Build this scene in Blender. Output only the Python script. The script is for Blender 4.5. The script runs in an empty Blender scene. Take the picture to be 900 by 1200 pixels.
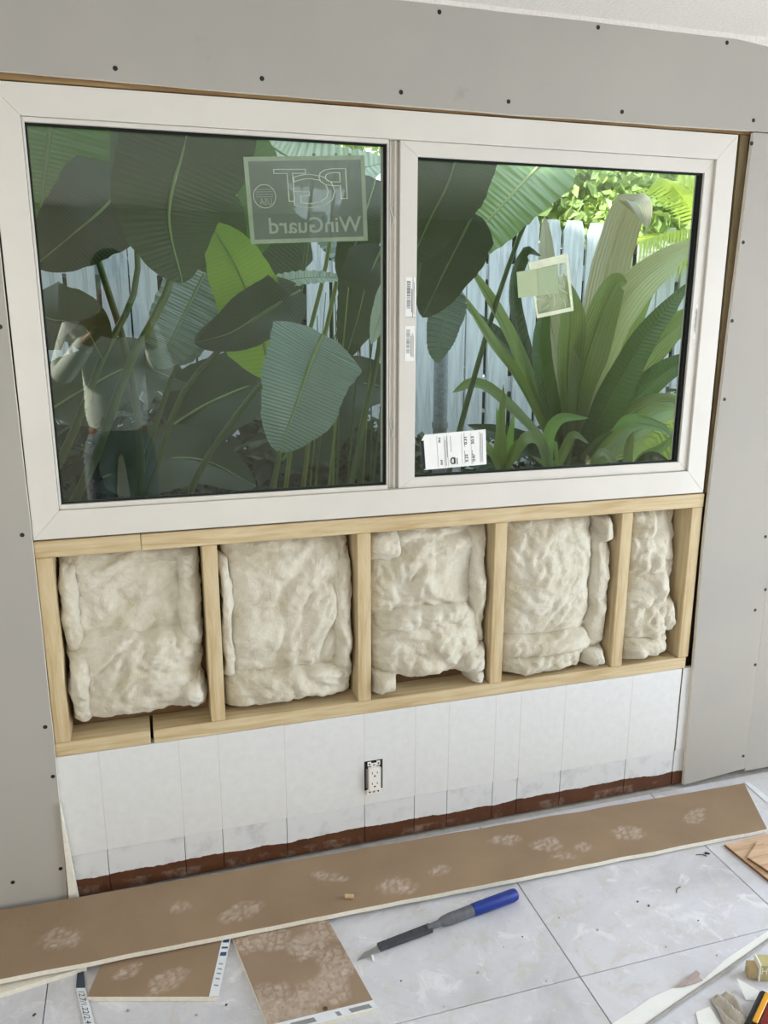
import bpy, bmesh, math, random
from mathutils import Vector, Matrix, noise

random.seed(7)
scene = bpy.context.scene
COL = scene.collection

# ---------------------------------------------------------------- camera
FPX = 951.154
YAW, PITCH, ROLL = 0.290924, 0.243619, 0.001505
CAM = Vector((-0.61964, -2.03425, 1.53947))
cy_, sy_, cp_, sp_ = math.cos(YAW), math.sin(YAW), math.cos(PITCH), math.sin(PITCH)
FWD = Vector((sy_*cp_, cy_*cp_, -sp_))
_r = Vector((cy_, -sy_, 0)); _u = _r.cross(FWD)
RIGHT = math.cos(ROLL)*_r + math.sin(ROLL)*_u
UP = -math.sin(ROLL)*_r + math.cos(ROLL)*_u
cd = bpy.data.cameras.new('camera'); cam = bpy.data.objects.new('camera', cd); COL.objects.link(cam)
cd.lens = FPX*36/1200; cd.sensor_width = 36; cd.clip_start = 0.02; cd.clip_end = 200
cam.matrix_world = Matrix(((RIGHT.x, UP.x, -FWD.x, CAM.x), (RIGHT.y, UP.y, -FWD.y, CAM.y), (RIGHT.z, UP.z, -FWD.z, CAM.z), (0, 0, 0, 1)))
scene.camera = cam

# ---------------------------------------------------------------- world, sun, doorway daylight, added fill, exposure
w = bpy.data.worlds.new('world'); scene.world = w; w.use_nodes = True
bg = w.node_tree.nodes['Background']; bg.inputs[0].default_value = (0.74, 0.87, 1.0, 1); bg.inputs[1].default_value = 2.7

def area(name, loc, rot, sx, sy, power, col):
    l = bpy.data.lights.new(name, 'AREA'); l.shape = 'RECTANGLE'; l.size = sx; l.size_y = sy; l.energy = power; l.color = col
    o = bpy.data.objects.new(name, l); COL.objects.link(o); o.location = loc; o.rotation_euler = rot
    return o

sl = bpy.data.lights.new('sun', 'SUN'); sl.energy = 14.0; sl.angle = 0.01; sl.color = (1, 0.94, 0.82)
sun = bpy.data.objects.new('sun', sl); COL.objects.link(sun)
sun.rotation_euler = Vector((0.82, 0.22, -0.30)).to_track_quat('-Z', 'Y').to_euler()
sun.location = (-9, -2, 6)
# daylight through the right doorway; left and rear lamps are added fill
area('daylight_doorway', (2.72, -1.40, 1.03), (0, math.radians(90), 0), 2.0, 1.55, 94, (0.80, 0.89, 1.0))
area('left_fill', (-2.72, -2.55, 1.5), (0, math.radians(-90), 0), 1.2, 1.3, 12, (1.0, 0.97, 0.92))  # added lamp brightening the reflected person through an assumed left opening
area('rear_fill', (-2.0, -4.36, 1.35), (math.radians(90), 0, 0), 1.1, 1.5, 24, (1.0, 0.91, 0.72))  # added general fill from an unseen rear opening

vs = scene.view_settings; vs.view_transform = 'Standard'; vs.look = 'None'; vs.gamma = 1; vs.use_curve_mapping = False; vs.exposure = 0.0

# ---------------------------------------------------------------- helpers
def ray(px, py):
    return FWD + RIGHT*((px-450)/FPX) - UP*((py-600)/FPX)
def at(px, py, Y=0.0):           # point of the photograph on the upright plane y = Y
    d = ray(px, py); return CAM + d*((Y-CAM.y)/d.y)
def fl(px, py, z=0.0):           # point of the photograph at height z
    d = ray(px, py); return CAM + d*((z-CAM.z)/d.z)
def mpp(Y, px=450, py=400):      # metres per pixel at depth Y
    return (at(px, py, Y)-CAM).dot(FWD)/FPX

def wloc(o):
    v = Vector((0, 0, 0))
    while o is not None:
        v += o.location; o = o.parent
    return v

def tag(o, label=None, cat=None, group=None, kind=None):
    if label: o['label'] = label
    if cat: o['category'] = cat
    if group: o['group'] = group
    if kind: o['kind'] = kind
    return o

def empty(name, loc=(0, 0, 0), label=None, cat=None, group=None, kind=None):
    o = bpy.data.objects.new(name, None); COL.objects.link(o); o.location = loc; o.empty_display_size = 0.05
    return tag(o, label, cat, group, kind)

def mesh(name, V, F, m, parent=None, smooth=False, uv=None, origin=None):
    """one mesh object from world coordinates"""
    me = bpy.data.meshes.new(name)
    pl = wloc(parent) if parent else Vector((0, 0, 0))
    if origin is None:
        n = len(V)
        lo = [min(v[i] for v in V) for i in range(3)]; hi = [max(v[i] for v in V) for i in range(3)]
        origin = Vector(((lo[0]+hi[0])/2, (lo[1]+hi[1])/2, lo[2]))
    origin = Vector(origin)
    me.from_pydata([(v[0]-origin.x, v[1]-origin.y, v[2]-origin.z) for v in V], [], F)
    if uv:
        ul = me.uv_layers.new(name='UVMap')
        for lp in me.loops: ul.data[lp.index].uv = uv[lp.vertex_index]
    me.validate(); me.update()
    bm = bmesh.new(); bm.from_mesh(me); 
    if not uv: bmesh.ops.recalc_face_normals(bm, faces=bm.faces)
    bm.to_mesh(me); bm.free()
    if smooth:
        for p in me.polygons: p.use_smooth = True
    o = bpy.data.objects.new(name, me); COL.objects.link(o)
    if m: me.materials.append(m)
    o.parent = parent; o.location = origin-pl
    return o

class MB:
    def __init__(s): s.V = []; s.F = []
    def add(s, V, F):
        n = len(s.V); s.V += [Vector(v) for v in V]; s.F += [tuple(i+n for i in f) for f in F]; return s
    def box(s, x0, x1, y0, y1, z0, z1, bev=0.0):
        if bev <= 0:
            V = [(x, y, z) for x in (x0, x1) for y in (y0, y1) for z in (z0, z1)]
            return s.add(V, [(0, 1, 3, 2), (4, 6, 7, 5), (0, 4, 5, 1), (2, 3, 7, 6), (0, 2, 6, 4), (1, 5, 7, 3)])
        bm = bmesh.new(); bmesh.ops.create_cube(bm, size=1)
        for v in bm.verts: v.co = Vector(((x0+x1)/2+v.co.x*(x1-x0), (y0+y1)/2+v.co.y*(y1-y0), (z0+z1)/2+v.co.z*(z1-z0)))
        bmesh.ops.bevel(bm, geom=list(bm.edges), offset=bev, segments=1, affect='EDGES', profile=0.5)
        bm.verts.index_update()
        s.add([v.co.copy() for v in bm.verts], [[v.index for v in f.verts] for f in bm.faces]); bm.free(); return s
    def prism(s, poly, fn0, fn1):
        poly = [p if hasattr(p, '__len__') else (p,) for p in poly]; n = len(poly); V = [fn0(*p) for p in poly]+[fn1(*p) for p in poly]
        F = [tuple(range(n))[::-1], tuple(range(n, 2*n))]+[(i, (i+1) % n, n+(i+1) % n, n+i) for i in range(n)]
        return s.add(V, F)
    def tube(s, pts, rad, seg=8, cap=True, flat=1.0, upv=(0, 0, 1)):
        pts = [Vector(p) for p in pts]; n = len(pts)
        if not hasattr(rad, '__len__'): rad = [rad]*n
        V = []; F = []; a = None
        for i, p in enumerate(pts):
            t = (pts[min(i+1, n-1)]-pts[max(i-1, 0)]).normalized()
            if a is None:
                a = Vector(upv).cross(t)
                if a.length < 1e-3: a = Vector((1, 0, 0)).cross(t)
            a = (a-t*a.dot(t)).normalized(); b = t.cross(a)
            for k in range(seg):
                th = 2*math.pi*k/seg; V.append(p+a*math.cos(th)*rad[i]+b*math.sin(th)*rad[i]*flat)
        for i in range(n-1):
            for k in range(seg):
                F.append((i*seg+k, i*seg+(k+1) % seg, (i+1)*seg+(k+1) % seg, (i+1)*seg+k))
        if cap: F.append(tuple(range(seg))[::-1]); F.append(tuple((n-1)*seg+k for k in range(seg)))
        return s.add(V, F)
    def xf(s, M):
        s.V = [M @ v for v in s.V]; return s
    def build(s, name, m, parent=None, smooth=False, origin=None):
        return mesh(name, s.V, s.F, m, parent, smooth, None, origin)

def dup(o, loc, parent=None, name=None):
    c = o.copy(); COL.objects.link(c); c.parent = parent
    c.location = Vector(loc)-(wloc(parent) if parent else Vector((0, 0, 0)))
    return c

def smooth_by_angle(o, ang=40):
    for p in o.data.polygons: p.use_smooth = True
    bm = bmesh.new(); bm.from_mesh(o.data)
    for e in bm.edges:
        if len(e.link_faces) == 2 and e.calc_face_angle(0) > math.radians(ang): e.smooth = False
    bm.to_mesh(o.data); bm.free()

# ---------------------------------------------------------------- materials
class NT:
    def __init__(s, name):
        s.m = bpy.data.materials.new(name); s.m.use_nodes = True; s.t = s.m.node_tree; s.n = s.t.nodes
        s.b = s.n['Principled BSDF']; s.out = s.n['Material Output']
    def new(s, typ, **kw):
        n = s.n.new(typ)
        for k, v in kw.items():
            if hasattr(n, k): setattr(n, k, v)
            else: n.inputs[k.replace('_', ' ')].default_value = v
        return n
    def link(s, a, b): s.t.links.new(a, b)
    def coord(s, scale=(1, 1, 1), kind='Object', rot=(0, 0, 0)):
        tc = s.new('ShaderNodeTexCoord'); mp = s.new('ShaderNodeMapping')
        mp.inputs['Scale'].default_value = scale; mp.inputs['Rotation'].default_value = rot
        s.link(tc.outputs[kind], mp.inputs['Vector']); return mp.outputs['Vector']
    def noise(s, vec, scale, detail=4, rough=0.55, dist=0.0):
        n = s.new('ShaderNodeTexNoise'); n.inputs['Scale'].default_value = scale; n.inputs['Detail'].default_value = detail
        n.inputs['Roughness'].default_value = rough; n.inputs['Distortion'].default_value = dist
        s.link(vec, n.inputs['Vector']); return n.outputs['Fac']
    def ramp(s, fac, stops):
        r = s.new('ShaderNodeValToRGB'); e = r.color_ramp.elements
        while len(e) < len(stops): e.new(0.5)
        for i, (p, c) in enumerate(stops):
            e[i].position = p; e[i].color = (*c, 1) if len(c) == 3 else c
        s.link(fac, r.inputs['Fac']); return r.outputs['Color']
    def mix(s, fac, a, b, mode='MIX'):
        n = s.new('ShaderNodeMix', data_type='RGBA', blend_type=mode)
        for sock, v in ((n.inputs[0], fac), (n.inputs[6], a), (n.inputs[7], b)):
            if isinstance(v, (int, float)): sock.default_value = v
            elif isinstance(v, tuple): sock.default_value = (*v, 1)
            else: s.link(v, sock)
        return n.outputs[2]
    def math(s, op, a, b=0.0, clamp=False):
        n = s.new('ShaderNodeMath', operation=op, use_clamp=clamp)
        for i, v in enumerate((a, b)):
            if isinstance(v, (int, float)): n.inputs[i].default_value = v
            else: s.link(v, n.inputs[i])
        return n.outputs[0]
    def bump(s, h, strength=0.2, dist=0.01):
        n = s.new('ShaderNodeBump'); n.inputs['Strength'].default_value = strength; n.inputs['Distance'].default_value = dist
        s.link(h, n.inputs['Height']); s.link(n.outputs['Normal'], s.b.inputs['Normal'])
    def base(s, c, rough=0.6, spec=0.5, metal=0.0):
        if isinstance(c, tuple): s.b.inputs['Base Color'].default_value = (*c, 1)
        else: s.link(c, s.b.inputs['Base Color'])
        s.b.inputs['Roughness'].default_value = rough; s.b.inputs['Metallic'].default_value = metal
        s.b.inputs['Specular IOR Level'].default_value = spec
        return s.m

def lin(r, g, b):
    f = lambda c: (c/255/12.92) if c/255 <= 0.04045 else ((c/255+0.055)/1.055)**2.4
    return (f(r), f(g), f(b))

def m_plain(name, c, rough=0.5, var=0.12, scale=20, bump=0.0, spec=0.4, metal=0.0, coords=(1, 1, 1)):
    t = NT(name); v = t.coord(coords); f = t.noise(v, scale)
    col = t.ramp(f, [(0.3, tuple(x*(1-var) for x in c)), (0.7, tuple(min(1, x*(1+var)) for x in c))])
    if bump: t.bump(f, bump, 0.004)
    return t.base(col, rough, spec, metal)

M = {}
def m_drywall():
    t = NT('drywall_grey_paper'); v = t.coord()
    a = t.noise(v, 2.2, 3); b = t.noise(v, 60, 3)
    c = t.ramp(a, [(0.3, lin(166, 162, 155)), (0.7, lin(174, 169, 160))])
    st = t.noise(t.coord((1, 1, 1)), 7, 5, 0.65); sm = t.ramp(st, [(0.66, (0, 0, 0)), (0.78, (1, 1, 1))])
    c = t.mix(t.math('MULTIPLY', sm, 0.35), c, lin(138, 130, 122))
    t.bump(b, 0.04, 0.002); return t.base(c, 0.85, 0.2)
M['drywall'] = m_drywall()
M['gypsum'] = m_plain('gypsum_core', lin(226, 220, 206), 0.9, 0.06, 90, 0.2, 0.1)
def m_wood(name, c0, c1, c2, axis, rough=0.65):
    t = NT(name); sc = {'x': (1.2, 16, 16), 'z': (16, 16, 1.2), 'y': (16, 1.2, 16)}[axis]
    v = t.coord(sc); f = t.noise(v, 3.0, 6, 0.6, 0.6)
    c = t.ramp(f, [(0.28, c2), (0.5, c0), (0.72, c1)])
    v2 = t.coord({'x': (1.5, 6, 6), 'z': (6, 6, 1.5), 'y': (6, 1.5, 6)}[axis]); k = t.noise(v2, 2.0, 2)
    c = t.mix(t.ramp(k, [(0.62, (0, 0, 0)), (0.72, (0.55, 0.55, 0.55))]), c, c2)
    t.bump(f, 0.25, 0.003); return t.base(c, rough, 0.25)
TW = (lin(200, 180, 142), lin(214, 198, 162), lin(176, 148, 104))
for a in 'xz': M['wood_'+a] = m_wood('treated_pine_'+a, *TW, a)
M['wood_dark_z'] = m_wood('old_stud_wood', lin(108, 90, 60), lin(128, 110, 76), lin(80, 54, 32), 'z')
M['wood_dark_x'] = m_wood('old_header_wood', lin(138, 112, 74), lin(166, 140, 98), lin(112, 62, 34), 'x')
def m_plank():
    t = NT('painted_plank'); v = t.coord(kind='Object'); 
    sep = t.new('ShaderNodeSeparateXYZ'); t.link(v, sep.inputs[0]); z = sep.outputs['Z']; x = sep.outputs['X']
    geo = t.new('ShaderNodeNewGeometry'); gp = geo.outputs['Position']
    n1 = t.noise(gp, 9, 5, 0.6); n2 = t.noise(gp, 40, 4, 0.6)
    zz = t.math('ADD', z, t.math('MULTIPLY', t.math('SUBTRACT', n1, 0.5), 0.03))
    paint = t.mix(t.ramp(n2, [(0.35, (0, 0, 0)), (0.7, (1, 1, 1))]), lin(214, 214, 212), lin(220, 220, 218))
    n3 = t.noise(gp, 14, 6, 0.7)
    scuff = t.mix(t.ramp(n3, [(0.5, (0, 0, 0)), (0.75, (0.8, 0.8, 0.8))]), lin(214, 214, 214), lin(176, 177, 178))
    brown = t.mix(t.noise(gp, 18, 5, 0.7), lin(60, 34, 18), lin(106, 66, 40))
    dust = t.ramp(t.noise(gp, 16, 6, 0.7), [(0.5, (0, 0, 0)), (0.72, (0.75, 0.75, 0.75))])
    low = t.math('LESS_THAN', zz, 0.030)
    brown = t.mix(t.math('MULTIPLY', dust, low), brown, lin(150, 132, 118))
    c = t.mix(t.math('GREATER_THAN', zz, 0.053), brown, scuff)
    z3 = t.math('ADD', z, t.math('MULTIPLY', t.math('SUBTRACT', n1, 0.5), 0.006))
    c = t.mix(t.math('GREATER_THAN', z3, 0.130), c, paint)
    t.bump(n2, 0.05, 0.002); return t.base(c, 0.5, 0.35)
M['plank'] = m_plank()
M['vinyl'] = m_plain('window_frame_vinyl', lin(214, 209, 200), 0.35, 0.03, 6, 0, 0.45)
M['vinyl_old'] = m_plain('window_channel_vinyl', lin(205, 200, 190), 0.45, 0.06, 9)
M['gasket'] = m_plain('black_gasket', (0.008, 0.009, 0.008), 0.6, 0.1, 30, 0, 0.2)
def m_glass():
    t = NT('window_glass'); n = t.n; n.remove(t.b)
    lw = t.new('ShaderNodeLayerWeight'); lw.inputs['Blend'].default_value = 0.5
    p = t.math('POWER', lw.outputs['Facing'], 5.0); f = t.math('ADD', t.math('MULTIPLY', p, 0.9), 0.06)
    tr = t.new('ShaderNodeBsdfTransparent'); tr.inputs['Color'].default_value = (0.93, 0.97, 0.94, 1)
    gl = t.new('ShaderNodeBsdfGlossy'); gl.inputs['Roughness'].default_value = 0.0; gl.inputs['Color'].default_value = (0.95, 1, 0.96, 1)
    mx = t.new('ShaderNodeMixShader'); t.link(f, mx.inputs[0]); t.link(tr.outputs[0], mx.inputs[1]); t.link(gl.outputs[0], mx.inputs[2])
    t.link(mx.outputs[0], t.out.inputs['Surface']); return t.m
M['glass'] = m_glass()
def m_film(name, col, alpha, rough=0.6):
    t = NT(name); f = t.noise(t.coord(), 25, 5, 0.65)
    c = t.ramp(f, [(0.3, tuple(x*0.85 for x in col)), (0.7, tuple(min(1, x*1.15) for x in col))])
    t.base(c, rough, 0.4); t.b.inputs['Alpha'].default_value = alpha; return t.m
M['film'] = m_film('grey_label_film', lin(112, 120, 112), 0.72)
M['film_edge'] = m_film('film_border', lin(168, 176, 156), 0.8)
M['film_ink'] = m_plain('film_ink', lin(196, 200, 186), 0.6, 0.05)
M['film_ink2'] = m_plain('film_ink_faint', lin(158, 164, 152), 0.6, 0.05)
M['poly'] = m_film('clear_bag_plastic', lin(196, 205, 170), 0.42, 0.25)
M['poly_edge'] = m_film('bag_edge_plastic', lin(226, 232, 204), 0.85, 0.3)
M['slip'] = m_plain('green_paper_slip', lin(170, 184, 146), 0.7, 0.05)
M['paper'] = m_plain('white_paper', lin(236, 236, 232), 0.7, 0.03)
M['ink'] = m_plain('black_ink', (0.012, 0.012, 0.014), 0.6, 0.1)
M['ink_grey'] = m_plain('grey_ink', lin(140, 142, 142), 0.6, 0.1)
def m_insul():
    t = NT('mineral_wool'); v = t.coord()
    a = t.noise(v, 9, 6, 0.65, 0.8); b = t.noise(v, 90, 4, 0.7, 0.6)
    c = t.ramp(a, [(0.25, lin(186, 174, 146)), (0.5, lin(209, 202, 183)), (0.75, lin(222, 218, 205))])
    h = t.math('ADD', t.math('MULTIPLY', a, 0.8), t.math('MULTIPLY', b, 0.3))
    t.bump(h, 0.8, 0.014); m = t.base(c, 0.95, 0.05)
    t.b.inputs['Sheen Weight'].default_value = 0.25
    return m
M['insul'] = m_insul()
def m_tile():
    t = NT('marble_look_tile'); v = t.coord(); oi = t.new('ShaderNodeObjectInfo')
    add = t.new('ShaderNodeVectorMath', operation='ADD'); t.link(v, add.inputs[0])
    sc = t.new('ShaderNodeVectorMath', operation='SCALE'); cmb = t.new('ShaderNodeCombineXYZ')
    t.link(oi.outputs['Random'], cmb.inputs[0]); t.link(oi.outputs['Random'], cmb.inputs[1]); t.link(cmb.outputs[0], sc.inputs[0]); sc.inputs['Scale'].default_value = 37
    t.link(sc.outputs[0], add.inputs[1]); p = add.outputs[0]
    a = t.noise(p, 2.6, 9, 0.66, 0.7); b = t.noise(p, 14, 8, 0.7, 0.5)
    c = t.ramp(a, [(0.30, lin(186, 185, 188)), (0.45, lin(205, 205, 211)), (0.58, lin(215, 215, 221)), (0.72, lin(208, 206, 203))])
    pt = t.ramp(b, [(0.50, (0, 0, 0)), (0.66, (0.7, 0.7, 0.7))]); c = t.mix(pt, c, lin(198, 194, 188))
    hi = t.ramp(t.noise(p, 11, 8, 0.7, 0.8), [(0.55, (0, 0, 0)), (0.64, (0.8, 0.8, 0.8))]); c = t.mix(hi, c, lin(230, 230, 234))
    d = t.ramp(t.noise(p, 60, 6, 0.75), [(0.60, (0, 0, 0)), (0.72, (0.6, 0.6, 0.6))])
    c = t.mix(d, c, lin(176, 170, 162))
    m = t.base(c, 0.42, 0.4); t.bump(b, 0.03, 0.002); return m
M['tile'] = m_tile()
M['slab'] = m_plain('grout_and_dust', lin(188, 184, 178), 0.9, 0.12, 30, 0.3, 0.1)
M['ceiling'] = m_plain('popcorn_ceiling', lin(226, 220, 212), 0.95, 0.05, 120, 0.7, 0.1)
M['wall'] = m_plain('painted_wall', lin(196, 190, 178), 0.8, 0.03, 3, 0, 0.2)
M['roof'] = m_plain('roof_underside', lin(150, 145, 138), 0.9, 0.05, 3)
def m_dusty(name, c, amt):
    t = NT(name); v = t.coord(); at_ = t.new('ShaderNodeAttribute', attribute_name='dust')
    f = t.noise(v, 5, 4); base = t.ramp(f, [(0.3, tuple(x*0.9 for x in c)), (0.7, tuple(x*1.1 for x in c))])
    sp = t.ramp(t.noise(v, 70, 3, 0.6), [(0.70, (0, 0, 0)), (0.78, (0.5, 0.5, 0.5))])
    base = t.mix(t.math('MULTIPLY', sp, amt), base, lin(205, 190, 175))
    br = t.noise(v, 110, 3); k = t.math('MULTIPLY', at_.outputs['Fac'], t.ramp(br, [(0.3, (0.5,)*3), (0.7, (1, 1, 1))]))
    return t.base(t.mix(k, base, lin(200, 184, 172)), 0.85, 0.2)
M['brown'] = m_dusty('brown_backing_paper', lin(150, 128, 104), 0.6)
M['brown2'] = m_dusty('scuffed_backing_paper', lin(152, 131, 110), 1.0)
M['label_white'] = m_plain('printed_edge_tape', lin(226, 230, 236), 0.6, 0.05, 40)
M['label_blue'] = m_plain('blue_edge_print', lin(54, 78, 122), 0.6, 0.1)
M['navy'] = m_plain('dark_blue_grey_tape', lin(62, 70, 84), 0.6, 0.1)
M['blue'] = m_plain('blue_handle_rubber', lin(22, 48, 132), 0.42, 0.12, 30)
M['grey_plastic'] = m_plain('worn_grey_metal', lin(98, 100, 106), 0.55, 0.2, 60, 0.1)
M['blade'] = m_plain('dark_blade_steel', lin(72, 74, 80), 0.5, 0.25, 70, 0.2, 0.5, 0.4)
M['steel'] = m_plain('bright_steel', lin(170, 172, 176), 0.3, 0.1, 30, 0, 0.5, 0.9)
M['screw'] = m_plain('black_screw', (0.012, 0.011, 0.011), 0.5, 0.1)
M['black'] = m_plain('black_plastic', lin(28, 29, 31), 0.5, 0.1)
M['yellow'] = m_plain('orange_yellow_plastic', lin(226, 160, 40), 0.45, 0.06)
M['red'] = m_plain('dark_red_plastic', lin(120, 34, 30), 0.45, 0.1)
M['white_plastic'] = m_plain('white_plastic', lin(232, 228, 220), 0.35, 0.03)
M['bag_grey'] = m_plain('crumpled_grey_paper', lin(186, 178, 166), 0.7, 0.12, 30, 0.2)
M['kraft'] = m_plain('tan_card', lin(192, 170, 128), 0.8, 0.08, 20)
M['olive'] = m_plain('olive_box_card', lin(186, 178, 128), 0.7, 0.06)
M['cream'] = m_plain('cream_print', lin(240, 236, 220), 0.7, 0.03)
M['woodtile'] = m_wood('wood_look_tile', lin(206, 176, 146), lin(222, 198, 172), lin(170, 130, 96), 'x')
M['terracotta'] = m_plain('tile_edge', lin(126, 84, 52), 0.8, 0.1, 40)
M['chip'] = m_plain('torn_paper', lin(176, 160, 154), 0.85, 0.1, 40)
M['insulator'] = m_plain('dark_wire', lin(46, 44, 44), 0.5, 0.1)

def m_leaf(name, c, c2, vein=0.5, rough=0.38, nv=46, trans=0.3, spec=0.5):
    t = NT(name); tc = t.new('ShaderNodeTexCoord'); sep = t.new('ShaderNodeSeparateXYZ'); t.link(tc.outputs['UV'], sep.inputs[0])
    u, s = sep.outputs['X'], sep.outputs['Y']
    au = t.math('ABSOLUTE', t.math('SUBTRACT', u, 0.5))
    ph = t.math('ADD', t.math('MULTIPLY', s, nv*6.283), t.math('MULTIPLY', au, -9.0)) if nv > 0 else t.math('MULTIPLY', u, -nv*6.283)
    wv = t.math('MULTIPLY', t.math('ADD', t.math('SINE', ph), 1.0), 0.5)
    oi = t.new('ShaderNodeObjectInfo')
    n = t.noise(t.coord(), 5, 3)
    k = t.math('ADD', t.math('MULTIPLY', n, 0.6), t.math('MULTIPLY', oi.outputs['Random'], 0.4))
    col = t.mix(k, c, c2)
    col = t.mix(t.math('MULTIPLY', t.math('POWER', wv, 4.0), 0.22*vein), col, tuple(min(1, x*2.2+0.03) for x in c2))
    t.bump(wv, 0.35*vein, 0.01)
    t.base(col, rough, spec)
    tr = t.new('ShaderNodeBsdfTranslucent'); t.link(t.mix(0.5, col, tuple(min(1, x) for x in (c2[0]*2.4, c2[1]*2.2, c2[2]*0.9))), tr.inputs['Color'])
    mx = t.new('ShaderNodeMixShader'); mx.inputs[0].default_value = trans
    t.link(t.b.outputs[0], mx.inputs[1]); t.link(tr.outputs[0], mx.inputs[2]); t.link(mx.outputs[0], t.out.inputs['Surface'])
    return t.m
M['lf_dark'] = m_leaf('leaf_dark_green', lin(42, 60, 32), lin(56, 76, 43))
M['lf_mid'] = m_leaf('leaf_mid_green', lin(62, 98, 46), lin(84, 120, 60))
M['lf_backlit'] = m_leaf('leaf_backlit_yellow_green', lin(112, 146, 58), lin(136, 166, 78), 0.4, 0.4, 40, 0.4)  # backlit brightness is put into the base colour
M['lf_blue_sheen'] = m_leaf('leaf_blue_green_sheen', lin(92, 118, 110), lin(124, 148, 142), 0.8, 0.25, 40, 0.15, 0.9)  # bluish sky sheen is put into the base colour
M['lf_pale_sheen'] = m_leaf('leaf_painted_sheen', lin(150, 180, 160), lin(190, 212, 200), 0.9, 0.25, 30, 0.3, 0.9)  # near-white base colour stands in for sky reflected on glossy leaves
M['lf_strap'] = m_leaf('strap_leaf_green', lin(112, 138, 72), lin(140, 162, 98), 0.8, 0.35, -11, 0.3, 0.6)
M['lf_purple'] = m_leaf('strap_leaf_purple_flush', lin(160, 154, 146), lin(176, 172, 150), 0.8, 0.35, -11, 0.3, 0.6)
M['lf_stripe'] = m_leaf('strap_leaf_cream_stripe', lin(186, 200, 136), lin(208, 214, 172), 0.8, 0.35, -11, 0.35, 0.6)
M['lf_fresh'] = m_leaf('young_strap_leaf', lin(110, 158, 84), lin(142, 184, 112), 0.8, 0.35, -11, 0.35, 0.6)
M['lf_tree'] = m_leaf('tree_leaf', lin(142, 174, 104), lin(182, 204, 134), 0.0, 0.45, 4, 0.5)
M['lf_vine'] = m_leaf('vine_leaf', lin(150, 182, 120), lin(190, 210, 148), 0.0, 0.4, 4, 0.5)
M['lf_tree_sunlit'] = m_leaf('sunlit_tint_tree_leaf', lin(190, 206, 100), lin(214, 222, 140), 0.0, 0.45, 4, 0.5)  # sunlit yellow is put into the leaf colour
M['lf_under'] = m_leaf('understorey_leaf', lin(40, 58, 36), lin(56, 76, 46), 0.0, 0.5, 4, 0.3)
M['lf_rib'] = m_leaf('leaf_ribbed_light_green', lin(110, 150, 96), lin(150, 182, 132), 0.9, 0.3, 30, 0.3, 0.8)
M['lf_palm'] = m_leaf('palm_leaflet', lin(160, 190, 80), lin(196, 212, 116), 0.0, 0.4, 4, 0.4)
M['rib'] = m_plain('leaf_rib', lin(126, 150, 92), 0.45, 0.1)
M['rib_pale'] = m_plain('pale_rib', lin(196, 204, 140), 0.45, 0.1)
M['stalk'] = m_plain('green_stalk', lin(84, 106, 58), 0.45, 0.2, 8)
M['cane'] = m_plain('yellow_green_cane', lin(132, 148, 66), 0.45, 0.25, 10)
M['fence'] = m_wood('whitewashed_fence_wood', lin(222, 226, 232), lin(240, 242, 246), lin(176, 178, 182), 'z', 0.85)
M['soil'] = m_plain('garden_soil', lin(72, 64, 52), 0.95, 0.3, 12, 0.5, 0.1)
M['bark'] = m_plain('tree_bark', lin(96, 82, 66), 0.9, 0.25, 14, 0.5, 0.1)
M['pipe'] = m_plain('weathered_grey_pipe', lin(150, 158, 168), 0.6, 0.25, 60, 0.2)
M['skin'] = m_plain('skin', lin(150, 104, 80), 0.5, 0.06, 10)
M['hair'] = m_plain('dark_hair', lin(30, 24, 22), 0.5, 0.2, 60, 0.3)
M['shirt'] = m_plain('white_knit_shirt', lin(236, 236, 230), 0.8, 0.05, 60, 0.2, 0.1)
M['jeans'] = m_plain('grey_jeans', lin(128, 132, 138), 0.85, 0.12, 50, 0.2, 0.1)
M['shoe'] = m_plain('dark_shoe', lin(44, 44, 48), 0.6, 0.1)

# ================================================================ THE ROOM
RX0, RX1, RY0, CEIL = -2.6, 2.6, -4.4, 2.25
floor = MB().box(RX0-.1, RX1+.1, RY0-.1, 0.14, -0.12, -0.008).build('floor', M['slab']); tag(floor, kind='structure')
tiles = {}
T = 0.606
tm = None
ix0 = 0.2905
for i in range(-5, 4):
    for j in range(-7, 1):
        x0 = ix0+i*T; x1 = x0+T; y1 = -0.627+(j+1)*T; y0 = y1-T
        x0c, x1c, y0c, y1c = max(x0, RX0), min(x1, RX1), max(y0, RY0), min(y1, -0.002)
        if x1c-x0c < 0.05 or y1c-y0c < 0.01: continue
        full = abs((x1c-x0c)-T) < 1e-6 and abs((y1c-y0c)-T) < 1e-6
        cx, cy = (x0c+x1c)/2, (y0c+y1c)/2
        if full and tm:
            o = dup(tm, (cx, cy, -0.0085), floor); o.name = 'tile'
        else:
            o = MB().box(x0c+.0012, x1c-.0012, y0c+.0012, y1c-.0012, -0.0085, 0, 0.0012).build('tile', M['tile'], floor)
            if full: tm = o
ceil = MB().box(RX0-.1, RX1+.1, RY0-.1, 0.0, CEIL, CEIL+0.10).build('ceiling', M['ceiling']); tag(ceil, kind='structure')
roof = MB().prism([(0.40, 2.60), (0.40, 2.68), (-2.2, 4.26), (-4.95, 2.68), (-4.95, 2.60)], lambda y, z: (RX0-.5, y, z), lambda y, z: (RX1+.7, y, z)).build('roof', M['roof']); tag(roof, kind='structure')

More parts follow.
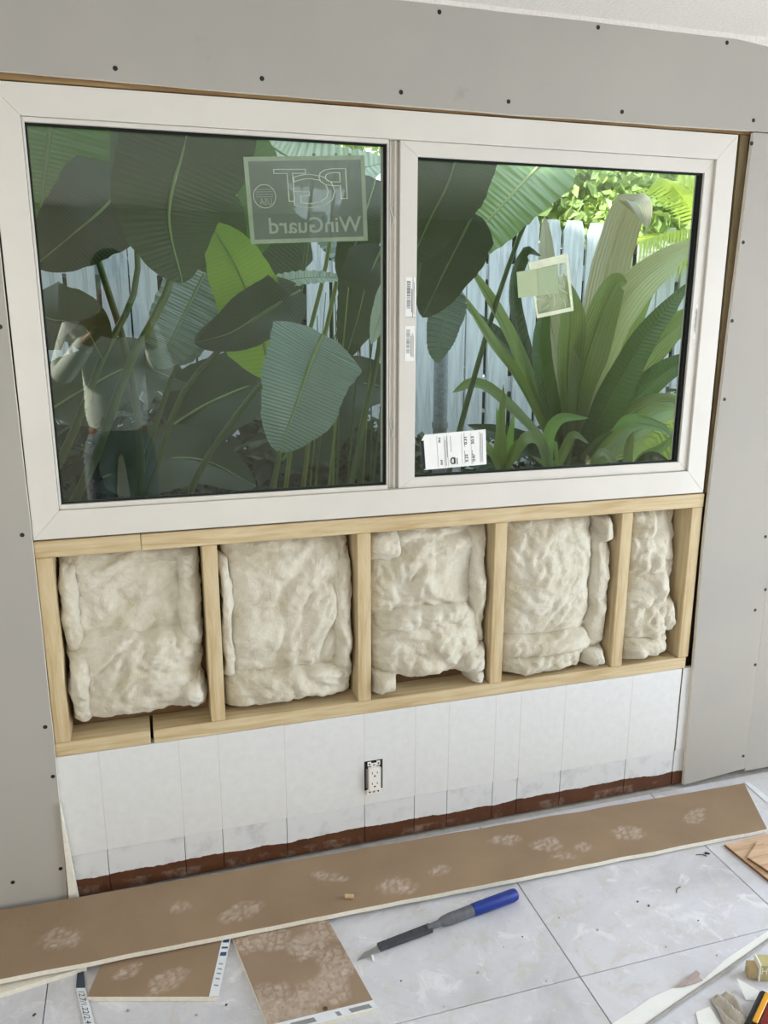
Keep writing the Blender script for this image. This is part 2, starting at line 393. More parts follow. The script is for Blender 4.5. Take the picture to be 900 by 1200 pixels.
# outer sheathing of the window wall, with the window hole left open
wb = MB()
OX0, OX1, OZ0, OZ1 = -0.89, 1.003, 1.0, 2.01
YB0, YB1 = 0.092, 0.14
wb.box(RX0-.1, OX0, YB0, YB1, -0.4, CEIL+.35); wb.box(OX1, RX1+.1, YB0, YB1, -0.4, CEIL+.35)
wb.box(OX0, OX1, YB0, YB1, -0.4, OZ0); wb.box(OX0, OX1, YB0, YB1, OZ1, CEIL+.35)
wall = wb.build('wall_back', m_plain('old_sheathing', lin(120, 92, 62), 0.9, 0.2, 8, 0.2)); tag(wall, kind='structure')
# side and rear walls
wl = MB().box(RX0-.1, RX0, RY0-.1, -3.25, -0.008, CEIL).box(RX0-.1, RX0, -1.85, 0.0, -0.008, CEIL).box(RX0-.1, RX0, -3.25, -1.85, -0.008, 0.9).box(RX0-.1, RX0, -3.25, -1.85, 2.12, CEIL).build('wall_left', M['wall']); tag(wl, kind='structure')  # left opening added so sun and fill reach the person
DY0, DY1, DZ = -2.18, -0.62, 2.05
wr = MB(); wr.box(RX1, RX1+.1, RY0-.1, DY0, -0.008, CEIL); wr.box(RX1, RX1+.1, DY1, 0.0, -0.008, CEIL); wr.box(RX1, RX1+.1, DY0, DY1, DZ, CEIL)
wr = wr.build('wall_right', M['wall']); tag(wr, kind='structure')
vb = empty('vertical_blind', (2.65, -1.4, 0.02), 'open vertical blind hanging in the bright doorway', 'blind')
MB().box(2.63, 2.67, DY0, DY1, DZ-.04, DZ-.001, .002).build('head_rail', M['vinyl'], vb)
for k in range(13):
    yy = DY0+.06+k*.118; MB().box(2.615, 2.685, yy-.0012, yy+.0012, .03, DZ-.04).build('slat', M['vinyl_old'], vb)
wq = MB(); WX0, WX1, WZ0, WZ1 = -2.55, -1.45, 0.6, 2.1  # rear opening made for the added fill lamp
wq.box(RX0-.1, WX0, RY0-.1, RY0, -0.008, CEIL); wq.box(WX1, RX1+.1, RY0-.1, RY0, -0.008, CEIL)
wq.box(WX0, WX1, RY0-.1, RY0, -0.008, WZ0); wq.box(WX0, WX1, RY0-.1, RY0, WZ1, CEIL)
wq = wq.build('wall_rear', M['wall']); tag(wq, kind='structure')

def wavy(pts, n, amp, seed):
    out = []
    for (a, b) in zip(pts[:-1], pts[1:]):
        for i in range(n):
            t = i/n; x = a[0]+(b[0]-a[0])*t; z = a[1]+(b[1]-a[1])*t
            k = noise.noise((x*7+seed, z*7, seed))*amp
            out.append((x+(k if abs(b[0]-a[0]) < abs(b[1]-a[1]) else 0), z+(k if abs(b[0]-a[0]) >= abs(b[1]-a[1]) else 0)))
    out.append(pts[-1]); return out
# ---- painted plank panelling under the window frame
GX = [-0.93, -0.787, -0.585, -0.481, -0.300, -0.069, 0.0855, 0.190, 0.340, 0.423, 0.573, 0.808, 0.990, 1.06]
for a, b in zip(GX[:-1], GX[1:]):
    p = MB(); g = 0.0008
    zt = 0.424
    # plank with a tiny bevel and a small ledge where the baseboard used to sit
    a_ = a+(.003 if a == .990 else g)
    p.box(a_, b-g, 0.0, 0.014, 0.001, zt, 0.0011)
    p.box(a_, b-g, -0.0022, 0.001, 0.133 if a == .990 else 0.129, zt, 0.001)
    o = p.build('plank', M['plank'], wall, origin=((a+b)/2, 0, 0))
# plank backing visible in the joints
MB().box(-0.93, 0.985, -0.0018, 0.03, 0.131, 0.4235).build('plank_backing', M['vinyl'], wall); MB().box(-0.93, 1.06, 0.012, 0.03, 0.0, 0.1305).build('plank_backing', M['bark'], wall)
MB().prism(wavy([(.9885, .424), (.9885, .131)], 14, .003, 4)+wavy([(.9925, .131), (.9925, .424)], 14, .003, 7), lambda x, z: (x, -.0028, z), lambda x, z: (x, -.0022, z)).build('crack', M['bark'], wall)
MB().prism([(-0.889, 0.30), (-0.8895, 0.30), (-0.892, 0.0), (-0.868, 0.0)], lambda x, z: (x, -0.022, z), lambda x, z: (x, -0.0025, z)).build('plaster_filler', M['gypsum'], wall)

# ---- drywall sheets with their screws
def sheet(poly, y0=-0.0145, y1=-0.0018):
    b = MB().prism(poly, lambda x, z: (x, y0, z), lambda x, z: (x, y1, z)).build('drywall_sheet', M['drywall'], wall)
    b.data.materials.append(M['gypsum'])
    for p in b.data.polygons:
        if abs(p.normal.y) < 0.5: p.material_index = 1
    return b
top_s = sheet(wavy([(-2.0, 2.022), (-0.86, 2.024), (-0.44, 2.018), (0.32, 2.0145), (1.044, 2.018)], 8, 0.003, 3)+[(1.9, 2.018), (1.9, CEIL), (-2.0, CEIL)])
left_s = sheet(wavy([(-0.8925, 2.016), (-0.8905, 1.30), (-0.8885, 0.9), (-0.889, 0.40), (-0.895, 0.002)], 6, 0.0015, 5)+[(-2.0, 0.002), (-2.0, 2.016)])
right_s = sheet(wavy([(1.030, 0.004), (1.022, 0.45), (1.014, 0.89), (1.026, 1.45), (1.043, 2.014)], 6, 0.0015, 9)+[(1.272, 2.014), (1.272, 0.024)])
right2 = sheet([(1.2735, 0.014), (1.2735, 2.014), (2.0, 2.014), (2.0, 0.010)])
# plain drywall further along the wall
sheet([(-2.6, 0.002), (-2.003, 0.002), (-2.003, CEIL), (-2.6, CEIL)]); sheet([(2.003, 0.002), (2.6, 0.002), (2.6, CEIL), (2.003, CEIL)])
sm = None
SCREWS = [(top_s, [(135, 80), (307, 92), (470, 108), (596, 119), (729, 131), (883, 141), (515, 14), (701, 32), (852, 50)]),
          (left_s, [(0, 383), (26, 627), (53, 852), (62, 910), (71, 1018), (15, 1034)]),
          (right_s, [(881, 168), (871, 284), (858, 376), (849, 468), (885, 715), (885, 779), (871, 886), (897, 629)]),
          (right2, [(897, 691)])]
for sh, L in SCREWS:
    for px, py in L:
        p = at(px, py, -0.0146)
        if sm is None:
            b = MB(); b.tube([(p.x, -0.0150, p.z), (p.x, -0.0140, p.z)], [0.0052, 0.0056], 12); b.tube([(p.x, -0.0153, p.z), (p.x, -0.0149, p.z)], [0.0022, 0.0022], 4)
            sm = b.build('screw', M['screw'], sh)
        else:
            dup(sm, (p.x, sm.location.y+wloc(sm.parent).y, p.z-0.0056), sh).name = 'screw'
# drywall tape line and hanging caulk flake under the ceiling
b = MB(); pts = [(-1.8, 2.238), (-0.4, 2.240), (0.2, 2.239), (0.8, 2.238), (0.95, 2.237), (1.06, 2.226), (1.09, 2.222), (1.10, 2.236), (1.9, 2.238)]
b.prism(wavy(pts, 8, 0.002, 11)+[(1.9, CEIL-.0005), (-1.8, CEIL-.0005)], lambda x, z: (x, -0.0185, z), lambda x, z: (x, -0.0147, z)).build('trim_1', M['ceiling']); tag(bpy.data.objects['trim_1'], kind='structure')

# ================================================================ TIMBER FRAMING
fr = empty('stud_framing', (0.06, 0.045, 0.424), 'pale treated pine framing of studs and plates below the window', 'framing')
YF, YK = -0.003, 0.088
def timber(name, x0, x1, z0, z1, m, y0=YF, y1=YK):
    return MB().box(x0, x1, y0, y1, z0, z1, 0.002).build(name, m, fr)
timber('top_plate', -0.889, -0.6425, 0.957, 0.999, M['wood_x']); timber('top_plate', -0.6415, 1.009, 0.957, 0.999, M['wood_x'])
timber('bottom_plate', -0.889, -0.654, 0.425, 0.463, M['wood_x']); timber('bottom_plate', -0.646, 1.000, 0.425, 0.463, M['wood_x'])
for x0, lean in ((-0.888, 0), (-0.495, -0.006), (-0.0865, 0), (0.317, 0), (0.7255, 0), (0.969, 0)):
    z0, z1 = 0.4635, 0.9565
    o = MB().box(x0, x0+0.038, YF, YK, z0, z1, 0.002).build('stud', M['wood_z'], fr)
# jack studs and header round the window, seen in the gaps
ws = empty('window_rough_framing', (1.02, 0.05, 1.0), 'dark old timber showing in the gap around the window frame', 'framing')
MB().box(1.0045, 1.045, 0.012, 0.088, 1.0005, 2.0095, 0.002).build('jack_stud', M['wood_dark_z'], ws)
MB().box(1.012, 1.040, 0.0, 0.0115, 1.0005, 2.0095, 0.001).build('shim', m_wood('grey_shim_wood', lin(104,90,62), lin(124,108,78), lin(84,64,40), 'z'), ws)
MB().box(-0.93, -0.8905, 0.004, 0.088, 1.0005, 2.0095, 0.002).build('jack_stud', M['wood_dark_z'], ws)
MB().box(-0.93, 1.045, 0.0, 0.088, 2.0105, 2.10, 0.002).build('header', M['wood_dark_x'], ws)

# ================================================================ WINDOW
win = empty('window_1', (0.056, 0.03, 1.003), kind='structure')
def ring(outer, inner, y0, y1, m, names, bev=0.0):
    ox0, ox1, oz0, oz1 = outer; ix0_, ix1_, iz0, iz1 = inner
    L = [(names[0], [(ox0, oz1), (ox1, oz1), (ix1_, iz1), (ix0_, iz1)]), (names[1], [(ox0, oz0), (ox1, oz0), (ix1_, iz0), (ix0_, iz0)]), (names[2], [(ox0, oz0), (ox0, oz1), (ix0_, iz1), (ix0_, iz0)]), (names[2], [(ox1, oz0), (ox1, oz1), (ix1_, iz1), (ix1_, iz0)])]
    for nm, poly in L:
        b = MB().prism(poly, lambda x, z: (x, y0, z), lambda x, z: (x, y1, z))
        o = b.build(nm, m, win)
        if bev:
            bm = bmesh.new(); bm.from_mesh(o.data)
            bmesh.ops.bevel(bm, geom=list(bm.edges), offset=bev, segments=2, affect='EDGES', profile=0.5); bm.to_mesh(o.data); bm.free()
OUT = (-0.8875, 1.0005, 1.0035, 2.0075)
ring(OUT, (-0.824, 0.9385, 1.0725, 1.9425), -0.005, 0.085, M['vinyl'], ('frame_head', 'frame_sill', 'frame_jamb'), 0.0012)
# glazing bead of the fixed pane, meeting rail and sash of the sliding pane
ring((-0.8235, 0.0008, 1.073, 1.942), (-0.8185, -0.0022, 1.0845, 1.932), 0.002, 0.036, M['vinyl'], ('glazing_bead', 'glazing_bead', 'glazing_bead'), 0.0008)
MB().box(0.0012, 0.0305, 0.016, 0.075, 1.073, 1.942, 0.001).box(0.006, 0.010, 0.011, 0.017, 1.073, 1.942, 0.001).box(0.018, 0.024, 0.009, 0.017, 1.073, 1.942, 0.001).build('meeting_channel', M['vinyl_old'], win)
ring((0.031, 0.938, 1.073, 1.942), (0.0765, 0.909, 1.1005, 1.907), 0.003, 0.036, M['vinyl'], ('sash_rail', 'sash_rail', 'sash_stile'), 0.0012)
ring((-0.8187, -0.002, 1.0843, 1.9323), (-0.8155, -0.0085, 1.0868, 1.9265), 0.011, 0.0165, M['gasket'], ('gasket',)*3)
ring((0.0763, 0.9092, 1.1003, 1.9072), (0.0795, 0.8985, 1.1035, 1.9015), 0.011, 0.0165, M['gasket'], ('gasket',)*3)
ring((-0.8135, -0.010, 1.0905, 1.923), (-0.80, -0.012, 1.092, 1.92), 0.040, 0.05, M['gasket'], ('spacer',)*3) if False else None
ring((-0.8187, -0.002, 1.0843, 1.9323), (-0.8165, -0.0040, 1.0868, 1.9300), 0.0246, 0.0355, M['gasket'], ('gasket',)*3)
ring((0.0763, 0.9092, 1.1003, 1.9072), (0.0785, 0.9070, 1.1030, 1.9050), 0.0246, 0.0355, M['gasket'], ('gasket',)*3)
MB().box(-0.8184, -0.0023, 0.0165, 0.0245, 1.0846, 1.9320).build('pane', M['glass'], win)
MB().box(0.0766, 0.9089, 0.0165, 0.0245, 1.1006, 1.9069).build('pane', M['glass'], win)
# handle notches pressed into the meeting rail
for zc in (1.77, 1.235):
    b = MB(); pts = [Vector((0.013+0.004*math.sin(k/8*math.pi*2), 0.0095, zc+(k/8-.5)*0.05)) for k in range(9)]
    b.tube(pts, 0.0014, 6); b.build('finger_pull', M['vinyl_old'], win)

# ================================================================ WRITING HELPER
def text_mesh(body, size, outline=0.0, bold=0.0, space=1.0):
    cu = bpy.data.curves.new('t', 'FONT'); cu.body = body; cu.size = size; cu.align_x = 'LEFT'; cu.resolution_u = 3; cu.space_character = space
    if outline: cu.fill_mode = 'NONE'; cu.bevel_depth = outline; cu.bevel_resolution = 0
    if bold: cu.offset = bold
    o = bpy.data.objects.new('t', cu); COL.objects.link(o); bpy.context.view_layer.update()
    me = o.evaluated_get(bpy.context.evaluated_depsgraph_get()).to_mesh()
    V = [v.co.copy() for v in me.vertices]; F = [tuple(p.vertices) for p in me.polygons]
    COL.objects.unlink(o); bpy.data.objects.remove(o)
    return V, F
def lettering(body, size, org, ax, ay, m, parent, name='lettering', outline=0.0, bold=0.0, fitw=None, fith=None, mirror=False, squash=1.0):
    """writing laid on a plane: org = lower left of the text, ax/ay = reading and upward directions"""
    V, F = text_mesh(body, size, outline, bold)
    if not V: return None
    x0 = min(v.x for v in V); x1 = max(v.x for v in V); y0 = min(v.y for v in V); y1 = max(v.y for v in V)
    kx = fitw/(x1-x0) if fitw else 1.0; ky = fith/(y1-y0) if fith else (kx if fitw else 1.0)
    ax, ay, org = Vector(ax), Vector(ay), Vector(org); n = ax.cross(ay)
    W = [org+ax*((v.x-x0)*kx)+ay*((v.y-y0)*ky)+n*v.z for v in V]
    return mesh(name, W, F, m, parent)

def quad(P, off=(0, 0, 0), t=0.0006, n=(0, -1, 0)):
    """thin sheet from 4 world points, thickness t along n"""
    n = Vector(n).normalized(); P = [Vector(p)+Vector(off) for p in P]; k = len(P)
    return MB().prism(list(range(k)), lambda i: P[i], lambda i: P[i]+n*t)

# ---- grey film label on the outside of the fixed pane (reads backwards from indoors)
GF = 0.0255
P = [at(285, 184, GF), at(427, 182, GF), at(431, 282, GF), at(294, 286, GF)]
film = empty('film_label', P[3], 'grey film label with backward lettering stuck on the large left pane', 'label')
def bil(u, v, off=0.0):   # u to the right 0..1, v upwards 0..1
    a = P[3]+(P[2]-P[3])*u; b_ = P[0]+(P[1]-P[0])*u; return a+(b_-a)*v+Vector((0, off, 0))
quad(P, t=0.0005, n=(0, 1, 0)).build('film_sheet', M['film'], film)
bw, bh = 0.035, 0.05
for (u0, v0, u1, v1) in ((0, 0, bw, 1), (1-bw, 0, 1, 1), (bw, 0, 1-bw, bh), (bw, 1-bh, 1-bw, 1)):
    quad([bil(u0, v1, -.0006), bil(u1, v1, -.0006), bil(u1, v0, -.0006), bil(u0, v0, -.0006)], t=0.0004, n=(0, 1, 0)).build('film_border', M['film_edge'], film)
FA = (P[2]-P[3]).normalized(); FU = (P[0]-P[3]).normalized(); FW = (P[2]-P[3]).length; FH = (P[0]-P[3]).length
def flet(body, u0, v0, u1, v1, m, outline=0.0, bold=0.0):   # mirrored: starts at the right edge u1 and reads to the left
    lettering(body, 0.1, bil(u1, v0, -.0009), -FA, FU, m, film, outline=outline, bold=bold, fitw=(u1-u0)*FW, fith=(v1-v0)*FH)
flet('P', 0.60, 0.50, 0.84, 0.86, M['film_ink'], outline=0.0009)
flet('G', 0.38, 0.40, 0.74, 0.80, M['film_ink'], outline=0.0009)
flet('T', 0.23, 0.48, 0.50, 0.86, M['film_ink'], outline=0.0009)
flet('WinGuard', 0.16, 0.11, 0.95, 0.30, M['film_ink2'], bold=0.0012)
flet('USA', 0.10, 0.45, 0.20, 0.53, M['film_ink2'])
cpt = [bil(0.145+0.09*math.cos(a*math.pi/12), 0.55+0.135*math.sin(a*math.pi/12), -.0009) for a in range(25)]
MB().tube(cpt, 0.0008, 5, cap=False).build('print_ring', M['film_ink'], film)
for k in range(4):
    MB().tube([bil(0.075, 0.545+k*0.028, -.0009), bil(0.215, 0.545+k*0.028, -.0009)], 0.0006, 5).build('print_line', M['film_ink2'], film)

# ---- clear bag with slip, stuck on the sliding pane
G2 = 0.0162
P2 = [at(618, 308, G2), at(664, 297, G2), at(671, 364, G2), at(628, 373, G2)]
bagw = empty('plastic_pouch', P2[3], 'clear plastic pouch with a green paper slip taped to the right pane', 'pouch')
def bil2(u, v, off=0.0):
    a = P2[3]+(P2[2]-P2[3])*u; b_ = P2[0]+(P2[1]-P2[0])*u; return a+(b_-a)*v+Vector((0, off, 0))
V = []; F = []
for j in range(13):
    for i in range(9):
        u, v = i/8, j/12; p = bil2(u, v); k = noise.noise((u*4, v*5, 2.2))
        V.append(p+Vector((0, -0.002-0.004*abs(k)*math.sin(math.pi*u)*math.sin(math.pi*v), 0)))
for j in range(12):
    for i in range(8): F.append((j*9+i, j*9+i+1, (j+1)*9+i+1, (j+1)*9+i))
mesh('pouch_film', V, F, M['poly'], bagw, True)
for (u0, v0, u1, v1) in ((0, 0.0, 1, 0.07), (0, 0.86, 1, 1.0), (0.93, 0.07, 1.0, 0.86), (0, 0.07, 0.05, 0.86)):
    quad([bil2(u0, v1, -.0062), bil2(u1, v1, -.0062), bil2(u1, v0, -.0062), bil2(u0, v0, -.0062)], t=0.0003).build('pouch_seam', M['poly_edge'], bagw)
S2 = [at(604, 319, G2), at(652, 311, G2), at(653, 344, G2), at(606, 349, G2)]
quad(S2, (0, -0.0068, 0), 0.0005).build('paper_slip', M['slip'], bagw)
quad([S2[0]*0.5+S2[1]*0.5, S2[1], S2[2], S2[3]*0.5+S2[2]*0.5], (0, -0.0074, 0), 0.0004).build('slip_fold', m_plain('slip_fold_green', lin(158, 174, 138), 0.7, 0.05), bagw)
random.seed(4)
for k in range(11):
    u, v = random.uniform(0.15, 0.85), random.uniform(0.12, 0.55); a = random.uniform(0, 3.1); d = Vector((math.cos(a), 0, math.sin(a)))*random.uniform(.006, .013)
    p = bil2(u, v, -.0074); MB().tube([p-d, p+d*0.2+Vector((.002, 0, .001)), p+d], 0.0006, 5).build('crease', M['poly_edge'], bagw)

# ---- paper rating label in the corner of the sliding pane
P3 = [at(492, 510, G2), at(569, 503, G2), at(570, 544, G2), at(495, 551, G2)]
nf = empty('rating_label', P3[3], 'white printed rating label in the lower corner of the right pane', 'label')
def bil3(u, v, off=-.0008):
    a = P3[3]+(P3[2]-P3[3])*u; b_ = P3[0]+(P3[1]-P3[0])*u; return a+(b_-a)*v+Vector((0, off, 0))
quad([bil3(0.07, 1.0, 0), P3[1], P3[2], bil3(0.04, 0, 0), bil3(0, 0.1, 0), bil3(0.0, 0.8, 0)], t=0.0006).build('label_sheet', M['paper'], nf)
def bar3(u0, v0, u1, v1, m, name='print_line'):
    quad([bil3(u0, v1), bil3(u1, v1), bil3(u1, v0), bil3(u0, v0)], t=0.0002).build(name, m, nf)
bar3(0.0, 0.03, 0.05, 0.84, M['ink'], 'header_band')
A3 = (P3[2]-P3[3]).normalized(); U3 = (P3[0]-P3[3]).normalized(); H3 = (P3[0]-P3[3]).length; W3 = (P3[2]-P3[3]).length
for body, u, v in (('0.33', 0.715, 0.12), ('0.31', 0.705, 0.62), ('0.47', 0.825, 0.12), ('50.3', 0.815, 0.62)):
    lettering(body, 0.02, bil3(u, v, -.0011), U3, -A3, M['ink'], nf, fitw=H3*0.22, fith=W3*0.045, bold=0.0004)
for body, u, v in (('50.0', 0.315, 0.10), ('50.2', 0.30, 0.74)):
    lettering(body, 0.01, bil3(u, v, -.0011), U3, -A3, M['ink'], nf, fitw=H3*0.15, fith=W3*0.03, bold=0.0003)
for u in (0.245, 0.40, 0.62, 0.765): bar3(u, 0.05, u+0.004, 0.93, M['ink_grey'])
for u, v0, v1 in ((0.35, .06, .9), (0.37, .06, .8), (0.39, .3, .9), (0.45, .45, .9), (0.66, .08, .45), (0.66, .55, .95), (0.78, .05, .45), (0.90, .06, .94), (0.92, .1, .9), (0.94, .06, .9)): bar3(u, v0, u+0.007, v1, M['ink_grey'])
MB().tube([bil3(0.475+0.03*math.cos(a), 0.19+0.085*math.sin(a), -.0012) for a in [k*math.pi/8 for k in range(17)]], 0.0016, 5, cap=False).build('print_ring', M['ink'], nf)
bar3(0.49, 0.1, 0.515, 0.28, M['ink'], 'print_block'); bar3(0.53, 0.08, 0.55, 0.26, M['ink_grey'], 'print_block')

# ---- barcode stickers on the white sash
def barcode(name, label, px0, py0, px1, py1, Y, seed, frame=False):
    a = at(px0, py1, Y); c = at(px1, py0, Y); x0, x1, z0, z1 = a.x, c.x, a.z, c.z
    e = empty(name, (x0, Y, z0), label, 'sticker', 'barcode stickers on the window sash')
    MB().box(x0, x1, Y-.0005, Y, z0, z1).build('sticker_sheet', M['paper'], e)
    rr = random.Random(seed); z = z0+(z1-z0)*0.22; top = z1-(z1-z0)*0.1; w_ = x1-x0
    while z < top:
        h = rr.choice((.0006, .0009, .0014)); MB().box(x0+w_*.12, x0+w_*.5, Y-.0008, Y-.0005, z, z+h).build('barcode_bar', M['ink'], e); z += h+rr.choice((.0008, .0012, .0018))
    for k in range(3):
        xx = x0+w_*(.60+.12*k); MB().box(xx, xx+w_*.05, Y-.0008, Y-.0005, z0+(z1-z0)*rr.uniform(.05, .2), z1-(z1-z0)*rr.uniform(.05, .3)).build('print_line', M['ink_grey'] if k else M['ink'], e)
    if frame: MB().box(x1-w_*.28, x1-w_*.24, Y-.0009, Y-.0005, z0, z1).box(x0, x1, Y-.0009, Y-.0005, z0, z0+.001).build('print_frame', M['ink'], e)
barcode('barcode_sticker', 'upper barcode sticker with a black border on the meeting stile', 475, 325, 487, 372, 0.0029, 1, True)
barcode('barcode_sticker', 'lower barcode sticker with small print on the meeting stile', 474.5, 382, 486, 423, 0.0029, 2)
barcode('barcode_sticker', 'narrow barcode sticker on the sash stile beside the drywall sheet', 812, 357, 818, 397, 0.0029, 3)

# ================================================================ INSULATION
def lobe(mb, x0, x1, z0, z1, yb, depth, seed, nx=64, nz=80, amp=0.014, edge=0.014, p=2.8, tilt=0.0, fine=0.003):
    V = []; F = []
    def e(t): return max(0.0, 1-abs(2*t-1)**p)**(1/p)
    for j in range(nz+1):
        for i in range(nx+1):
            # denser rows near the rim so it rounds off softly
            u = 0.5-0.5*math.cos(math.pi*(0.08+0.84*i/nx)); v = 0.5-0.5*math.cos(math.pi*(0.08+0.84*j/nz))
            u = (u-0.0157)/(1-0.0314); v = (v-0.0157)/(1-0.0314); u = min(1, max(0, u)); v = min(1, max(0, v))
            x = x0+(x1-x0)*u; z = z0+(z1-z0)*v
            kx = noise.noise((seed, z*16, u*2))*edge+noise.noise((seed+5, z*55, u*3))*edge*.4
            kz = noise.noise((x*16, seed+3, v*2))*edge+noise.noise((x*55, seed+9, v*3))*edge*.4
            x += kx*abs(2*u-1)**2; z += kz*abs(2*v-1)**2
            q = Vector((x*9+seed, z*9, seed*1.7)); wq = Vector((noise.noise(q*.6), noise.noise(q*.6+Vector((7.3, 1.9, 4.4))), noise.noise(q*.6+Vector((3.1, 8.7, 2.2)))))*0.7; q2 = q+wq
            bl = abs(noise.noise(q2))*1.0+0.55*abs(noise.noise(q2*2.3+wq))+0.22*abs(noise.noise(q2*5.1+wq*2))+.08*abs(noise.noise(q2*11))
            fn = noise.noise(q*7.0)*fine+noise.noise(q*15.0)*fine*.5
            h = e(u)*e(v)
            V.append((x, yb-depth*h-h*(bl*amp*1.9-amp*.7)-fn*h-tilt*(v-.5)*h, z))
    w_ = nx+1
    for j in range(nz):
        for i in range(nx): F.append((j*w_+i, j*w_+i+1, (j+1)*w_+i+1, (j+1)*w_+i))
    mb.add(V, F)
def batt(label, lobes):
    mb = MB()
    for L, kw in lobes: lobe(mb, *L, **kw)
    o = mb.build('insulation_batt', M['insul'], None, True)
    tag(o, label, 'insulation', 'insulation batts between the studs'); return o
def rect(px0, py0, px1, py1, Y=0.0):
    a = at(px0, py1, Y); c = at(px1, py0, Y); return a.x, c.x, a.z, c.z
ZB, ZT = 0.464, 0.956
b1, b2, b3, b4, b5 = (-0.849, -0.496), (-0.456, -0.0875), (-0.0475, 0.316), (0.356, 0.7245), (0.7645, 0.968)
YW = 0.090
batt('upper smoother insulation batt in the bay beside the left drywall sheet', [
    ((b1[0]+.005, b1[1]-.03, 0.70, ZT-.004, YW, 0.054, 1.1), {}), ((b1[1]-.065, b1[1]-.004, 0.66, ZT-.01, YW, 0.07, 1.9), dict(nx=20, amp=.02)), ((b1[0]+.002, b1[0]+.05, 0.68, 0.93, YW, 0.072, 2.7), dict(nx=16, amp=.012))])
batt('lower insulation batt with torn top edge in the bay beside the left drywall sheet', [
    ((b1[0]+.012, b1[1]-.008, 0.492, 0.742, YW, 0.092, 3.3), dict(amp=.020)), ((b1[0]+.004, b1[0]+.065, 0.488, 0.70, YW, 0.086, 4.1), dict(nx=18)), ((b1[1]-.075, b1[1]-.003, 0.500, 0.60, YW, 0.094, 4.6), dict(nx=22, nz=26, amp=.02))])
batt('single tall insulation batt with a low fold in the bay beside the notched sill', [
    ((b2[0]+.012, b2[1]-.012, 0.545, ZT-.002, YW, 0.074, 5.2), dict(amp=.018)), ((b2[0]+.006, b2[1]-.008, ZB+.006, 0.585, YW, 0.085, 5.9), dict(nz=34, amp=.02)),
    ((b2[0]+.002, b2[0]+.035, 0.56, 0.92, YW, 0.087, 6.4), dict(nx=14, amp=.01)), ((b2[1]-.06, b2[1]-.003, 0.50, 0.90, YW, 0.08, 6.9), dict(nx=18))])
batt('upper insulation batt above the loose flap in the middle bay over the outlet', [
    ((b3[0]+.004, b3[1]-.03, 0.64, ZT-.002, YW, 0.066, 7.3), dict(amp=.022)), ((b3[1]-.055, b3[1]-.003, 0.55, ZT-.004, YW, 0.074, 7.9), dict(nx=18)), ((b3[0]+.002, b3[0]+.10, 0.86, ZT-.006, YW, 0.088, 8.2), dict(nx=24, nz=24, amp=.02))])
batt('bulging loose insulation flap with tufts in the middle bay over the outlet', [
    ((b3[0]+.006, b3[1]-.012, 0.500, 0.715, YW, 0.106, 8.8), dict(amp=.022)), ((b3[0]+.01, b3[1]-.06, 0.655, 0.725, YW, 0.112, 9.3), dict(nz=26, amp=.018)),
    ((b3[0]+.006, b3[0]+.085, ZB+.003, 0.545, YW, 0.108, 9.7), dict(nx=24, nz=26, amp=.024)), ((b3[1]-.09, b3[1]-.004, 0.49, 0.60, YW, 0.104, 10.2), dict(nx=24, nz=26, amp=.022)), ((b3[1]-.05, b3[1]-.01, ZB+.003, 0.505, YW, 0.110, 10.6), dict(nx=14, nz=14, amp=.02))])
batt('smooth tall insulation batt with a ragged bottom roll next to the last narrow bay', [
    ((b4[0]+.008, b4[1]-.06, 0.56, ZT-.002, YW, 0.092, 11.1), dict(amp=.015)), ((b4[0]+.006, b4[1]-.055, 0.515, 0.60, YW, 0.100, 11.8), dict(nz=30, amp=.014)),
    ((b4[0]+.004, b4[1]-.07, ZB+.004, 0.538, YW, 0.104, 12.3), dict(nz=26, amp=.026, fine=.007)), ((b4[1]-.075, b4[1]-.004, 0.50, ZT-.05, YW, 0.078, 12.9), dict(nx=20, amp=.014)), ((b4[1]-.06, b4[1]-.006, 0.86, ZT-.004, YW, 0.088, 13.3), dict(nx=20, nz=22, amp=.02)),
    ((b4[1]-.085, b4[1]-.008, ZB+.006, 0.53, YW, 0.096, 13.8), dict(nx=24, nz=24, amp=.024, fine=.006))])
batt('narrow lumpy insulation batt in the last bay beside the right drywall sheet', [
    ((b5[0]+.003, b5[1]-.003, 0.60, ZT-.006, YW, 0.055, 14.2), dict(nx=34)), ((b5[0]+.01, b5[0]+.115, 0.855, ZT-.004, YW, 0.084, 14.8), dict(nx=28, nz=26, amp=.024)),
    ((b5[0]+.003, b5[1]-.055, 0.73, 0.88, YW, 0.098, 15.3), dict(nx=30, nz=30, amp=.02)), ((b5[0]+.003, b5[1]-.035, 0.62, 0.77, YW, 0.102, 15.9), dict(nx=30, nz=30, amp=.022)),
    ((b5[0]+.003, b5[1]-.018, 0.525, 0.665, YW, 0.100, 16.5), dict(nx=32, nz=28, amp=.022)), ((b5[0]+.003, b5[1]-.022, ZB+.004, 0.55, YW, 0.106, 17.1), dict(nx=32, nz=24, amp=.024)), ((b5[1]-.07, b5[1]-.008, 0.54, 0.66, YW, 0.095, 17.7), dict(nx=22, nz=24, amp=.02))])

